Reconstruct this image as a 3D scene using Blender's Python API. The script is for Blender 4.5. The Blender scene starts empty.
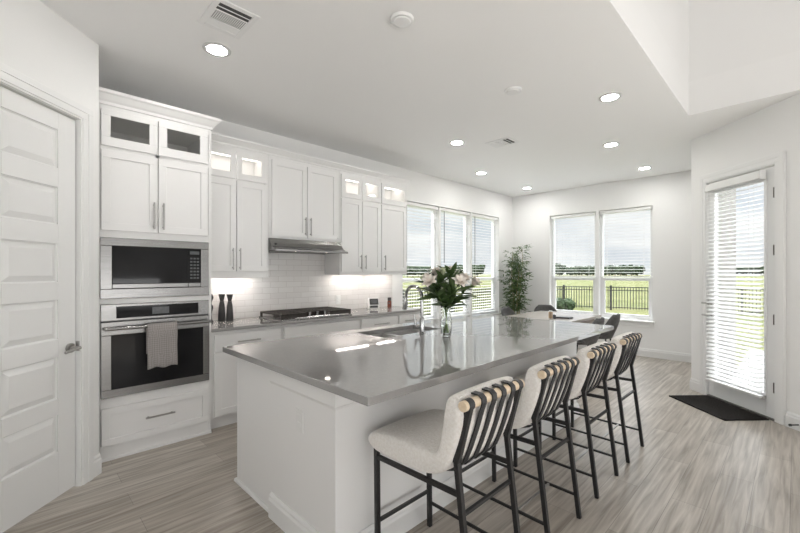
import bpy, bmesh, math, random
from mathutils import Vector, Matrix
random.seed(7)
PI = math.pi
scene = bpy.context.scene
C = scene.collection

# ------------------------------------------------------------------ camera
cam_d = bpy.data.cameras.new('camera')
cam_d.sensor_width = 36.0
cam_d.lens = 392.275 * 36.0 / 800.0
cam_d.shift_y = 0.00746
cam_d.clip_start, cam_d.clip_end = 0.05, 800
cam = bpy.data.objects.new('camera', cam_d)
C.objects.link(cam)
cam.location = (4.2966, -0.5338, 1.4299)
cam.rotation_euler = (PI / 2, 0, math.radians(45.274))
scene.camera = cam

# ------------------------------------------------------------------ world: bright overcast sky with soft clouds
W = bpy.data.worlds.new('overcast_sky')
scene.world = W
W.use_nodes = True
nt = W.node_tree
nt.nodes.clear()
def wn(t, **k):
    n = nt.nodes.new(t)
    for a, b in k.items(): setattr(n, a, b)
    return n
w_out = wn('ShaderNodeOutputWorld'); w_bg = wn('ShaderNodeBackground')
w_tc = wn('ShaderNodeTexCoord'); w_sep = wn('ShaderNodeSeparateXYZ')
w_map = wn('ShaderNodeMapping'); w_map.inputs['Scale'].default_value = (3.0, 3.0, 11.0)
w_noi = wn('ShaderNodeTexNoise'); w_noi.inputs['Scale'].default_value = 1.3; w_noi.inputs['Detail'].default_value = 5
w_cr = wn('ShaderNodeValToRGB')
w_cr.color_ramp.elements[0].position = 0.36; w_cr.color_ramp.elements[0].color = (0.68, 0.73, 0.80, 1)
w_cr.color_ramp.elements[1].position = 0.62; w_cr.color_ramp.elements[1].color = (1.0, 1.0, 1.0, 1)
w_hr = wn('ShaderNodeValToRGB')            # brightness against height: pale horizon, strong zenith
el = w_hr.color_ramp.elements
el[0].position = 0.0; el[0].color = (0.077, 0.077, 0.077, 1)
el[1].position = 1.0; el[1].color = (1.0, 1.0, 1.0, 1)
e = el.new(0.27); e.color = (0.092, 0.092, 0.092, 1)
e = el.new(0.55); e.color = (0.85, 0.85, 0.85, 1)
w_mul = wn('ShaderNodeMix', data_type='RGBA', blend_type='MULTIPLY'); w_mul.inputs[0].default_value = 1.0
L = nt.links.new
L(w_tc.outputs['Generated'], w_sep.inputs[0]); L(w_tc.outputs['Generated'], w_map.inputs[0])
L(w_map.outputs[0], w_noi.inputs['Vector']); L(w_noi.outputs[0], w_cr.inputs[0])
L(w_sep.outputs['Z'], w_hr.inputs[0])
L(w_cr.outputs[0], w_mul.inputs[6]); L(w_hr.outputs[0], w_mul.inputs[7])
L(w_mul.outputs[2], w_bg.inputs['Color']); L(w_bg.outputs[0], w_out.inputs[0])
w_bg.inputs['Strength'].default_value = 11.0

# ------------------------------------------------------------------ unseen area lights standing in for living room windows (out of frame)
def area(name, loc, direction, sx, sy, power, color=(1, 1, 1), portal=False):
    d = bpy.data.lights.new(name, 'AREA')
    d.shape = 'RECTANGLE'; d.size = sx; d.size_y = sy
    d.energy = power; d.color = color
    d.cycles.is_portal = portal
    o = bpy.data.objects.new(name, d)
    o.location = loc
    o.rotation_euler = Vector(direction).to_track_quat('-Z', 'Y').to_euler()
    C.objects.link(o)
    return o
DAY = (0.985, 0.995, 1.0)
area('living_room_window_daylight', (6.8, 4.42, 1.7), (0, -1, .7), 3.4, 2.4, 90, DAY)
area('added_side_fill', (8.98, 0.3, 1.2), (-1, 0, 1.1), 4.0, 1.8, 120, DAY)  # unseen light added before a solid wall, tilted up to brighten the ceiling
area('living_room_rear_window_daylight', (5.6, -3.9, 1.2), (-.45, 1, 1.3), 5.0, 1.8, 120, DAY)
for k, yy in enumerate((-2.2, .2, 2.4)):                    # added unseen spots; their floor bounce brightens the kitchen ceiling
    d = bpy.data.lights.new('added_bounce_spot', 'SPOT'); d.energy = 1700; d.spot_size = math.radians(50); d.spot_blend = .35; d.shadow_soft_size = .12
    o = bpy.data.objects.new('added_bounce_spot', d); o.location = (6.9, yy, 5.55); C.objects.link(o)
RECESSED = 130.0          # emission of a recessed lamp's lens
STRIP = 3.5              # emission of the strips under and inside the cabinets

vs = scene.view_settings
scene.display_settings.display_device = 'sRGB'
vs.view_transform = 'Standard'; vs.look = 'None'
vs.exposure = 0.24; vs.gamma = 1.0; vs.use_curve_mapping = False

# ------------------------------------------------------------------ materials
def mat(name, col, rough=0.5, metal=0.0, spec=0.5, noise=None, bump=None, coat=0.0, scale=(1, 1, 1), **k):
    m = bpy.data.materials.new(name); m.use_nodes = True
    t = m.node_tree; b = t.nodes['Principled BSDF']
    b.inputs['Base Color'].default_value = (*col, 1); b.inputs['Roughness'].default_value = rough
    b.inputs['Metallic'].default_value = metal; b.inputs['Specular IOR Level'].default_value = spec
    b.inputs['Coat Weight'].default_value = coat
    tc = t.nodes.new('ShaderNodeTexCoord'); mp = t.nodes.new('ShaderNodeMapping')
    mp.inputs['Scale'].default_value = scale
    t.links.new(tc.outputs['Object'], mp.inputs[0])
    if noise:                                     # (scale, second colour)
        sc_, c2 = noise
        n = t.nodes.new('ShaderNodeTexNoise'); n.inputs['Scale'].default_value = sc_; n.inputs['Detail'].default_value = 4
        r = t.nodes.new('ShaderNodeValToRGB')
        r.color_ramp.elements[0].position = .35; r.color_ramp.elements[1].position = .65
        r.color_ramp.elements[0].color = (*col, 1); r.color_ramp.elements[1].color = (*c2, 1)
        t.links.new(mp.outputs[0], n.inputs['Vector']); t.links.new(n.outputs[0], r.inputs[0])
        t.links.new(r.outputs[0], b.inputs['Base Color'])
    if bump:                                      # (scale, strength)
        n = t.nodes.new('ShaderNodeTexNoise'); n.inputs['Scale'].default_value = bump[0]; n.inputs['Detail'].default_value = 3
        bp = t.nodes.new('ShaderNodeBump'); bp.inputs['Strength'].default_value = bump[1]; bp.inputs['Distance'].default_value = .01
        t.links.new(mp.outputs[0], n.inputs['Vector']); t.links.new(n.outputs[0], bp.inputs['Height'])
        t.links.new(bp.outputs[0], b.inputs['Normal'])
    return m
def emit(name, col, s):
    m = bpy.data.materials.new(name); m.use_nodes = True
    b = m.node_tree.nodes['Principled BSDF']
    b.inputs['Base Color'].default_value = (.8, .8, .8, 1)
    b.inputs['Emission Color'].default_value = (*col, 1); b.inputs['Emission Strength'].default_value = s
    return m
def pane(name, tint=(1, 1, 1), gloss=0.06):
    m = bpy.data.materials.new(name); m.use_nodes = True
    t = m.node_tree; t.nodes.clear()
    o = t.nodes.new('ShaderNodeOutputMaterial'); tr = t.nodes.new('ShaderNodeBsdfTransparent')
    g = t.nodes.new('ShaderNodeBsdfGlossy'); mx = t.nodes.new('ShaderNodeMixShader')
    tr.inputs[0].default_value = (*tint, 1); g.inputs['Roughness'].default_value = 0.02
    mx.inputs[0].default_value = gloss
    t.links.new(tr.outputs[0], mx.inputs[1]); t.links.new(g.outputs[0], mx.inputs[2]); t.links.new(mx.outputs[0], o.inputs[0])
    return m

M = {}
M['wall'] = mat('wall_paint', (.865, .862, .854), .6, spec=.3, bump=(160, .04))
M['ceil'] = mat('ceiling_paint', (.88, .877, .869), .75, spec=.2, bump=(120, .04))
M['dim_ceil'] = mat('dimmed_upper_ceiling', (.46, .445, .43), .6, noise=(4, (.52, .505, .49)), scale=(1, 9, 1))  # unseen upper ceiling, darkened to cut bounce onto the upper walls
M['dim_wall'] = mat('dimmed_living_wall', (.66, .66, .655), .6, spec=.3, bump=(160, .04))  # unseen living room walls, darkened to weaken their bounced light
M['trim'] = mat('trim_paint', (.83, .83, .823), .35, spec=.4, bump=(60, .01))
M['cab'] = mat('cabinet_paint', (.83, .825, .818), .32, spec=.4, bump=(70, .01))
M['door'] = mat('door_paint', (.83, .83, .823), .35, spec=.4, bump=(60, .01))
M['vinyl'] = mat('window_vinyl', (.84, .84, .84), .35, spec=.4, bump=(60, .01))
M['blind'] = mat('blind_slat', (.84, .84, .83), .4, spec=.4, bump=(60, .01))
M['wand'] = mat('blind_wand', (.13, .13, .135), .4, bump=(60, .01))
M['steel'] = mat('stainless_steel', (.25, .247, .243), .27, 1.0, noise=(6, (.30, .296, .292)), scale=(1, 1, 60))
M['sinksteel'] = mat('satin_sink_steel', (.80, .79, .78), .36, 1.0, noise=(8, (.84, .83, .82)))
M['faucet'] = mat('faucet_steel', (.40, .40, .40), .14, 1.0, noise=(3, (.45, .45, .45)))
M['nickel'] = mat('brushed_nickel', (.40, .39, .38), .28, 1.0, noise=(8, (.48, .47, .46)), scale=(1, 1, 20))
M['chrome'] = mat('chrome', (.62, .62, .63), .08, 1.0, noise=(3, (.66, .66, .67)))
M['steeldark'] = mat('dark_steel_filter', (.20, .19, .18), .4, .8, noise=(40, (.32, .31, .30)))
M['blackglass'] = mat('black_glass', (.008, .008, .009), .05, spec=.22, noise=(2, (.016, .016, .017)))
M['blackpl'] = mat('black_plastic', (.03, .03, .032), .35, noise=(20, (.04, .04, .042)))
M['display'] = mat('grey_display', (.07, .075, .08), .3, noise=(30, (.11, .115, .12)))
M['iron'] = mat('black_cast_iron', (.028, .024, .021), .55, bump=(200, .2), noise=(30, (.05, .042, .036)))
M['counter'] = mat('grey_quartz', (.29, .283, .278), .04, spec=.5, noise=(60, (.305, .298, .293)))
M['counter'].node_tree.nodes['Principled BSDF'].inputs['IOR'].default_value = 2.25
M['blackmetal'] = mat('black_powder_coat', (.012, .012, .013), .38, noise=(60, (.018, .018, .019)))
M['strap'] = mat('black_leather_strap', (.018, .018, .02), .5, bump=(150, .15), noise=(30, (.03, .03, .032)))
M['dowel'] = mat('light_wood', (.72, .57, .40), .45, noise=(12, (.80, .67, .50)), scale=(6, 1, 6))
M['boucle'] = mat('cream_boucle', (.82, .785, .74), .9, spec=.15, bump=(110, .7), noise=(90, (.90, .875, .84)))
M['mill'] = mat('matt_black_wood', (.022, .021, .022), .4, noise=(20, (.034, .032, .032)))
M['mat'] = mat('dark_doormat', (.018, .016, .015), .95, spec=.1, bump=(300, .8), noise=(120, (.035, .032, .03)))
M['table'] = mat('brown_table_wood', (.36, .29, .24), .08, noise=(5, (.46, .39, .33)), scale=(8, .8, 8))
M['table'].node_tree.nodes['Principled BSDF'].inputs['IOR'].default_value = 1.9
M['hinge'] = mat('dark_bronze_hinge', (.10, .09, .08), .4, .9, noise=(20, (.14, .13, .12)))
M['ring'] = mat('shade_grey_ring', (.60, .60, .59), .4, noise=(20, (.63, .63, .62)))  # white trim ring, its shade put into the grey
M['tabletop'] = mat('glare_pale_wood', (.56, .51, .47), .10, noise=(5, (.63, .585, .545)), scale=(8, .8, 8))  # table wood with the window glare lightened into its colour
M['chair'] = mat('charcoal_shell', (.075, .073, .072), .45, noise=(30, (.10, .098, .096)))
M['leaf'] = mat('dark_green_leaf', (.05, .095, .03), .4, noise=(14, (.10, .16, .055)))
M['stem'] = mat('green_stem', (.16, .25, .07), .5, noise=(20, (.22, .32, .10)))
M['bamboo_leaf'] = mat('bamboo_leaf', (.045, .10, .03), .5, noise=(9, (.13, .20, .07)))
M['cane'] = mat('bamboo_cane', (.34, .28, .15), .5, noise=(10, (.25, .24, .11)))
M['petal'] = mat('blush_petal', (.85, .77, .69), .6, noise=(25, (.88, .85, .79)))
M['bud'] = mat('pale_green_bud', (.55, .60, .40), .55, noise=(20, (.72, .72, .55)))
M['ceramic'] = mat('grey_ceramic_pot', (.45, .44, .42), .5, noise=(20, (.5, .49, .47)))
M['soil'] = mat('potting_soil', (.04, .03, .02), .95, bump=(80, .8))
M['grass'] = mat('lawn_grass', (.068, .078, .027), .95, spec=.1, noise=(.35, (.105, .104, .045)))
M['tree'] = mat('distant_foliage', (.014, .024, .011), .9, spec=.1, noise=(1.2, (.030, .045, .020)))
M['bark'] = mat('bark', (.10, .075, .05), .9, noise=(5, (.15, .11, .08)))
M['concrete'] = mat('patio_concrete', (.30, .297, .29), .9, noise=(3, (.34, .335, .33)))
M['fence'] = mat('black_iron_fence', (.012, .012, .012), .5, noise=(5, (.018, .018, .018)))
M['dirt'] = mat('tan_field', (.42, .36, .22), .95, noise=(.3, (.36, .37, .18)))
M['plate'] = mat('outlet_plastic', (.80, .80, .79), .35, noise=(30, (.82, .82, .81)))
M['slot'] = mat('vent_shadow_metal', (.05, .05, .05), .6, noise=(30, (.07, .07, .07)))
M['bottle'] = mat('red_brown_glass', (.16, .04, .025), .15, noise=(20, (.22, .06, .04)))
M['amber'] = mat('tan_jar_glass', (.42, .30, .20), .2, noise=(20, (.5, .38, .26)))
M['darkbook'] = mat('dark_cover', (.05, .05, .055), .5, noise=(20, (.08, .08, .085)))
M['recess'] = emit('recessed_lamp_lens', (1.0, .98, .95), RECESSED)
M['strip'] = emit('cabinet_light_strip', (1.0, .95, .90), STRIP)
M['bar'] = emit('under_cabinet_strip', (1.0, .92, .86), STRIP * 6.5)
M['hoodlamp'] = emit('hood_lamp', (1.0, .9, .78), 12)
M['pane'] = pane('window_pane', (.97, .98, .98), .05)
M['cabpane'] = pane('cabinet_pane', (.93, .93, .92), .05)
M['jar'] = pane('clear_glass', (.93, .95, .94), .12)
# vase glass: real refraction
m = mat('vase_glass', (.97, .99, .98), .0); b = m.node_tree.nodes['Principled BSDF']
b.inputs['Transmission Weight'].default_value = 1.0; b.inputs['IOR'].default_value = 1.45
M['vase'] = m
m = mat('water', (.95, .98, .96), .0); b = m.node_tree.nodes['Principled BSDF']
b.inputs['Transmission Weight'].default_value = 1.0; b.inputs['IOR'].default_value = 1.33
M['water'] = m

def brick_mat(name, c1, c2, mortar, bw, bh, ms, axes, rough, bumpd, extra=None):
    m = bpy.data.materials.new(name); m.use_nodes = True
    t = m.node_tree; b = t.nodes['Principled BSDF']; b.inputs['Roughness'].default_value = rough
    tc = t.nodes.new('ShaderNodeTexCoord'); sp = t.nodes.new('ShaderNodeSeparateXYZ'); cb = t.nodes.new('ShaderNodeCombineXYZ')
    t.links.new(tc.outputs['Object'], sp.inputs[0])
    t.links.new(sp.outputs[axes[0]], cb.inputs[0]); t.links.new(sp.outputs[axes[1]], cb.inputs[1])
    br = t.nodes.new('ShaderNodeTexBrick')
    br.inputs['Color1'].default_value = (*c1, 1); br.inputs['Color2'].default_value = (*c2, 1); br.inputs['Mortar'].default_value = (*mortar, 1)
    br.inputs['Scale'].default_value = 1.0; br.inputs['Brick Width'].default_value = bw; br.inputs['Row Height'].default_value = bh
    br.inputs['Mortar Size'].default_value = ms; br.inputs['Bias'].default_value = 0.0
    t.links.new(cb.outputs[0], br.inputs['Vector'])
    bp = t.nodes.new('ShaderNodeBump'); bp.inputs['Strength'].default_value = .6; bp.inputs['Distance'].default_value = bumpd; bp.invert = True
    t.links.new(br.outputs['Fac'], bp.inputs['Height']); t.links.new(bp.outputs[0], b.inputs['Normal'])
    t.links.new(br.outputs['Color'], b.inputs['Base Color'])
    return m, t, b, br, cb
M['tile'] = brick_mat('white_subway_tile', (.78, .765, .75), (.72, .70, .685), (.60, .575, .555), .20, .066, .0022, ('Y', 'Z'), .14, .002)[0]
M['brick'] = brick_mat('pale_brick', (.165, .155, .138), (.13, .122, .108), (.20, .195, .185), .20, .075, .010, ('Y', 'Z'), .9, .006)[0]
# floor planks run along y
fm, t, b, br, cb = brick_mat('vinyl_plank_floor', (.40, .36, .315), (.52, .482, .435), (.25, .225, .20), 1.22, .178, .0014, ('Y', 'X'), .30, .001)
sp2 = t.nodes.new('ShaderNodeMapping'); sp2.inputs['Scale'].default_value = (1.9, 34, 1)
tc = [n for n in t.nodes if n.type == 'TEX_COORD'][0]
t.links.new(cb.outputs[0], sp2.inputs[0])
n1 = t.nodes.new('ShaderNodeTexNoise'); n1.inputs['Scale'].default_value = 1.0; n1.inputs['Detail'].default_value = 6; n1.inputs['Distortion'].default_value = .6
t.links.new(sp2.outputs[0], n1.inputs['Vector'])
r1 = t.nodes.new('ShaderNodeValToRGB'); r1.color_ramp.elements[0].position = .30; r1.color_ramp.elements[1].position = .68
r1.color_ramp.elements[0].color = (.60, .57, .54, 1); r1.color_ramp.elements[1].color = (1.18, 1.18, 1.17, 1)
t.links.new(n1.outputs[0], r1.inputs[0])
mx = t.nodes.new('ShaderNodeMix'); mx.data_type = 'RGBA'; mx.blend_type = 'MULTIPLY'; mx.inputs[0].default_value = 1.0
t.links.new(br.outputs['Color'], mx.inputs[6]); t.links.new(r1.outputs[0], mx.inputs[7]); t.links.new(mx.outputs[2], b.inputs['Base Color'])
M['floor'] = fm
# towel: waffle weave
m = mat('grey_towel', (.40, .375, .365), .95, spec=.1); t = m.node_tree; b = t.nodes['Principled BSDF']
tc = [n for n in t.nodes if n.type == 'TEX_COORD'][0]; mp = [n for n in t.nodes if n.type == 'MAPPING'][0]
mp.inputs['Rotation'].default_value = (PI / 4, 0, 0)
ck = t.nodes.new('ShaderNodeTexChecker'); ck.inputs['Scale'].default_value = 85
ck.inputs['Color1'].default_value = (.37, .345, .335, 1); ck.inputs['Color2'].default_value = (.29, .27, .26, 1)
t.links.new(mp.outputs[0], ck.inputs['Vector']); t.links.new(ck.outputs['Color'], b.inputs['Base Color'])
M['towel'] = m

# ------------------------------------------------------------------ mesh helpers
WMX = {}
def wmat(o):
    if o is None: return Matrix.Identity(4)
    return wmat(o.parent) @ o.matrix_basis
class MB:
    def __init__(s): s.bm = bmesh.new()
    def _add(s, vs, fs):
        v = [s.bm.verts.new(p) for p in vs]
        for f in fs:
            try: s.bm.faces.new([v[i] for i in f])
            except ValueError: pass
        return v
    def box(s, x0, x1, y0, y1, z0, z1, X=None):
        P = [(x0, y0, z0), (x1, y0, z0), (x1, y1, z0), (x0, y1, z0), (x0, y0, z1), (x1, y0, z1), (x1, y1, z1), (x0, y1, z1)]
        if X is not None: P = [X @ Vector(p) for p in P]
        s._add(P, [(0, 3, 2, 1), (4, 5, 6, 7), (0, 1, 5, 4), (1, 2, 6, 5), (2, 3, 7, 6), (3, 0, 4, 7)]); return s
    def frame(s, y0, y1, z0, z1, w, x0, x1, X=None, wz=None):
        wz = wz or w
        s.box(x0, x1, y0, y1, z0, z0 + wz, X); s.box(x0, x1, y0, y1, z1 - wz, z1, X)
        s.box(x0, x1, y0, y0 + w, z0 + wz, z1 - wz, X); s.box(x0, x1, y1 - w, y1, z0 + wz, z1 - wz, X); return s
    def shaker(s, y0, y1, z0, z1, x0, th=.02, rail=.058, X=None):
        s.frame(y0, y1, z0, z1, rail, x0, x0 + th, X)
        s.box(x0, x0 + th - .009, y0 + rail, y1 - rail, z0 + rail, z1 - rail, X); return s
    def cyl(s, p0, p1, r0, r1=None, n=14):
        r1 = r0 if r1 is None else r1
        p0, p1 = Vector(p0), Vector(p1); d = (p1 - p0).normalized()
        a = d.orthogonal().normalized(); c = d.cross(a)
        P = []
        for p, r in ((p0, r0), (p1, r1)):
            P += [p + a * (r * math.cos(2 * PI * i / n)) + c * (r * math.sin(2 * PI * i / n)) for i in range(n)]
        s._add(P, [(i, (i + 1) % n, n + (i + 1) % n, n + i) for i in range(n)] + [tuple(range(n))[::-1], tuple(range(n, 2 * n))]); return s
    def bar(s, p0, p1, w, h=None, up=(0, 0, 1)):           # square bar between two points
        h = h or w
        p0, p1 = Vector(p0), Vector(p1); d = (p1 - p0).normalized(); u = Vector(up)
        a = d.cross(u)
        if a.length < 1e-3: a = d.cross(Vector((0, 1, 0)))
        a.normalize(); c = a.cross(d)
        P = []
        for p in (p0, p1): P += [p + a * (w / 2 * i) + c * (h / 2 * j) for i, j in ((-1, -1), (1, -1), (1, 1), (-1, 1))]
        s._add(P, [(0, 1, 5, 4), (1, 2, 6, 5), (2, 3, 7, 6), (3, 0, 4, 7), (3, 2, 1, 0), (4, 5, 6, 7)]); return s
    def tube(s, pts, r, n=10, caps=True):
        pts = [Vector(p) for p in pts]; rs = r if isinstance(r, (list, tuple)) else [r] * len(pts)
        rings = []; a = None
        for i, p in enumerate(pts):
            d = (pts[min(i + 1, len(pts) - 1)] - pts[max(i - 1, 0)]).normalized()
            if a is None: a = d.orthogonal().normalized()
            a = (a - d * a.dot(d)).normalized(); c = d.cross(a)
            rings.append([s.bm.verts.new(p + a * (rs[i] * math.cos(2 * PI * k / n)) + c * (rs[i] * math.sin(2 * PI * k / n))) for k in range(n)])
        for A, B in zip(rings, rings[1:]):
            for k in range(n): s.bm.faces.new((A[k], A[(k + 1) % n], B[(k + 1) % n], B[k]))
        if caps: s.bm.faces.new(rings[0][::-1]); s.bm.faces.new(rings[-1])
        return s
    def lathe(s, prof, o=(0, 0, 0), n=24, axis='z'):
        rings = []
        for r, z in prof:
            ring = []
            for k in range(n):
                c_, s_ = r * math.cos(2 * PI * k / n), r * math.sin(2 * PI * k / n)
                p = (c_, s_, z) if axis == 'z' else ((z, c_, s_) if axis == 'x' else (c_, z, s_))
                ring.append(s.bm.verts.new(Vector(o) + Vector(p)))
            rings.append(ring)
        for A, B in zip(rings, rings[1:]):
            for k in range(n): s.bm.faces.new((A[k], A[(k + 1) % n], B[(k + 1) % n], B[k]))
        if prof[0][0] > 1e-5: s.bm.faces.new(rings[0][::-1])
        if prof[-1][0] > 1e-5: s.bm.faces.new(rings[-1])
        return s
    def extrude(s, poly, a0, a1, axis='y'):                # poly (x,z) along y, or (x,y) along z, or (y,z) along x
        f = {'y': lambda p, a: (p[0], a, p[1]), 'z': lambda p, a: (p[0], p[1], a), 'x': lambda p, a: (a, p[0], p[1])}[axis]
        n = len(poly)
        s._add([f(p, a0) for p in poly] + [f(p, a1) for p in poly],
               [(i, (i + 1) % n, n + (i + 1) % n, n + i) for i in range(n)] + [tuple(range(n))[::-1], tuple(range(n, 2 * n))]); return s
    def molding(s, path, prof):                            # profile (offset to the right of the path, z) swept with mitred corners
        path = [Vector((*p, 0)) for p in path]; rings = []
        for i, p in enumerate(path):
            ns = []
            for j in (i - 1, i):
                if 0 <= j < len(path) - 1:
                    d = (path[j + 1] - path[j]).normalized(); ns.append(Vector((d.y, -d.x, 0)))
            nrm = sum(ns, Vector()) / len(ns); nrm = nrm / nrm.length_squared
            rings.append([s.bm.verts.new(p + nrm * o + Vector((0, 0, z))) for o, z in prof])
        n = len(prof)
        for A, B in zip(rings, rings[1:]):
            for k in range(n): s.bm.faces.new((A[k], A[(k + 1) % n], B[(k + 1) % n], B[k]))
        s.bm.faces.new(rings[0][::-1]); s.bm.faces.new(rings[-1]); return s
    def build(s, name, m, parent=None, bevel=0.0, seg=2, smooth=False, sub=0, local=False, X=None):
        me = bpy.data.meshes.new(name)
        bmesh.ops.recalc_face_normals(s.bm, faces=s.bm.faces[:])
        if X is not None: s.bm.transform(X)
        if parent is not None and not local: s.bm.transform(wmat(parent).inverted())
        if smooth:
            for f in s.bm.faces: f.smooth = True
        s.bm.to_mesh(me); s.bm.free()
        me.materials.append(M[m] if isinstance(m, str) else m)
        o = bpy.data.objects.new(name, me); C.objects.link(o)
        if parent is not None: o.parent = parent
        if bevel:
            md = o.modifiers.new('bevel', 'BEVEL'); md.width = bevel; md.segments = seg; md.limit_method = 'ANGLE'; md.angle_limit = math.radians(35)
        if sub:
            md = o.modifiers.new('sub', 'SUBSURF'); md.levels = sub; md.render_levels = sub
        return o
def smooth_angle(o, deg=40):
    me = o.data
    for p in me.polygons: p.use_smooth = True
    me.set_sharp_from_angle(angle=math.radians(deg))
    return o
def tag(o, label, cat, group=None):
    o['label'] = label; o['category'] = cat
    if group: o['group'] = group
    return o
def struct(o, label=None, cat=None):
    o['kind'] = 'structure'
    if label: o['label'] = label
    if cat: o['category'] = cat
    return o
def thing(name, label, cat, loc=(0, 0, 0), rz=0, group=None):
    o = bpy.data.objects.new(name, None); C.objects.link(o)
    o.location = loc; o.rotation_euler = (0, 0, rz); o.empty_display_size = .1
    return tag(o, label, cat, group)
def copy_tree(o, parent=None):
    c = o.copy(); C.objects.link(c)
    if parent is not None: c.parent = parent
    for ch in list(o.children): copy_tree(ch, c)
    return c
def frame_xf(o, d):                                        # local x = along d, local y = left normal, z up
    d = Vector((*d, 0)).normalized(); n = Vector((-d.y, d.x, 0))
    return Matrix(((d.x, n.x, 0, o[0]), (d.y, n.y, 0, o[1]), (0, 0, 1, 0), (0, 0, 0, 1)))
def wall_cells(mb, u0, u1, v0, v1, z0, z1, holes, X=None):
    us = sorted({u0, u1, *[h[0] for h in holes], *[h[1] for h in holes]}); zs = sorted({z0, z1, *[h[2] for h in holes], *[h[3] for h in holes]})
    for a, b in zip(us, us[1:]):
        run = None
        for c, d in list(zip(zs, zs[1:])) + [(None, None)]:
            solid = c is not None and not any(h[0] <= a and b <= h[1] and h[2] <= c and d <= h[3] for h in holes)
            if solid: run = (run[0], d) if run else (c, d)
            elif run: mb.box(a, b, v0, v1, run[0], run[1], X); run = None

# ------------------------------------------------------------------ the setting
H = 3.05
UP = 5.6
struct(MB().extrude([(-.15, -4), (9.2, -4), (9.2, 4.43), (4.52, 4.43), (3.51, 5.37), (3.51, 7.28), (-.15, 7.28)], -.12, 0, 'z').build('floor', 'floor'),
       'grey-brown wood-look plank floor running through the kitchen', 'floor')
struct(MB().extrude([(-.15, -4), (3.514, -4), (3.514, 4.434), (4.55, 4.434), (3.50, 5.44), (3.50, 7.28), (-.15, 7.28)], H, H + .35, 'z').build('ceiling', 'ceil'),
       'smooth white kitchen ceiling with recessed lights', 'ceiling')
mb = MB(); wall_cells(mb, -.24, 7.28, -.15, 0, 0, H, [(3.78, 6.585, .60, 2.56)], Matrix(((0, 1, 0, 0), (1, 0, 0, 0), (0, 0, 1, 0), (0, 0, 0, 1))))
struct(mb.build('wall_left', 'wall'), 'white kitchen wall behind the cabinets with three windows', 'wall')
mb = MB(); wall_cells(mb, 0, 3.394, 7.13, 7.28, 0, H, [(.822, 2.597, .60, 2.56)])
struct(mb.build('wall_back', 'wall'), 'white back wall of the dining nook with a double window', 'wall')
struct(MB().box(3.394, 3.544, 5.40, 7.28, 0, H).build('wall_right', 'wall'), 'white side wall of the dining nook', 'wall')
struct(MB().box(3.545, 3.65, 5.30, 7.35, -.3, 3.4).build('wall_exterior', 'brick'), 'pale brick outside wall seen through the patio door', 'wall')
# angled wall with the patio door: u from the corner, v outwards
PD = (math.cos(math.radians(-43)), math.sin(math.radians(-43)))
PC = (3.394, 5.385)
PX = frame_xf(PC, PD)
mb = MB(); wall_cells(mb, 0, 1.394, 0, .065, 0, H, [(.235, 1.062, 0, 2.475)], PX)
struct(mb.build('wall_diagonal', 'wall'), 'white angled wall holding the patio door', 'wall')
# pantry corner
QC = (.803, -.092)
QD = (math.sqrt(.5), -math.sqrt(.5))
QX = frame_xf(QC, QD)                                      # local +y points into the kitchen
mb = MB(); wall_cells(mb, 0, 2.0, -.12, 0, 0, H, [(.160, .815, 0, 2.462)], QX)
struct(mb.build('wall_pantry', 'wall'), 'white angled corner wall around the pantry door', 'wall')
struct(MB().box(0, .80, -.212, -.092, 0, H).build('wall_recess', 'wall'), 'short white wall beside the oven cabinet', 'wall')
struct(MB().box(.62, .70, -.75, -.70, 0, 2.6).box(.3, 1.7, -1.6, -1.5, 0, 2.6).build('wall_closet', 'wall'), 'white wall inside the pantry', 'wall')
ex, ey = QC[0] + 2 * QD[0], QC[1] + 2 * QD[1]
struct(MB().box(ex - .12, ex, -4, ey, 0, H).build('wall_hall', 'wall'), 'white wall beyond the pantry', 'wall')
# living room, double height
mb = MB(); wall_cells(mb, -4, 4.434, -3.514, -3.364, H + .35, UP, [], Matrix(((0, -1, 0, 0), (1, 0, 0, 0), (0, 0, 1, 0), (0, 0, 0, 1))))
struct(mb.build('wall_upper_left', 'wall'), 'white wall above the kitchen ceiling edge', 'wall')
mb = MB(); wall_cells(mb, 3.364, 9.2, 4.434, 4.584, H + .35, UP, [])
struct(mb.build('wall_upper_back', 'wall'), 'white upper wall over the patio door', 'wall')
struct(MB().box(4.56, 9.2, 4.434, 4.584, 0, H + .35).build('wall_living_back', 'dim_wall'))
struct(MB().box(9.05, 9.2, -4, 4.434, 0, UP).build('wall_living_side', 'dim_wall'))
struct(MB().box(-.15, 9.2, -4.15, -4.0, 0, UP).build('wall_living_rear', 'dim_wall'))
struct(MB().box(3.364, 9.2, -4, 4.584, UP, UP + .15).build('ceiling_upper', 'dim_ceil'))

BASE = [(0, 0), (.016, 0), (.016, .10), (.011, .112), (.011, .125), (.004, .14), (0, .14)]
def baseboard(name, path, label): struct(MB().molding(path, BASE).build(name, 'trim'), label, 'baseboard')
baseboard('baseboard_back', [(0.0, 3.56), (0.0, 7.13), (3.394, 7.13), (3.394, 5.385), (3.394 + PD[0] * .146, 5.385 + PD[1] * .146)], 'white baseboard along the nook walls')
baseboard('baseboard_right', [(PC[0] + PD[0] * 1.152, PC[1] + PD[1] * 1.152), (4.414, 4.434), (9.0, 4.434)], 'white baseboard right of the patio door')
baseboard('baseboard_pantry', [(QC[0] + QD[0] * .068, QC[1] + QD[1] * .068), QC, (.66, -.092)], 'short white baseboard between pantry door and oven cabinet')

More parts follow.
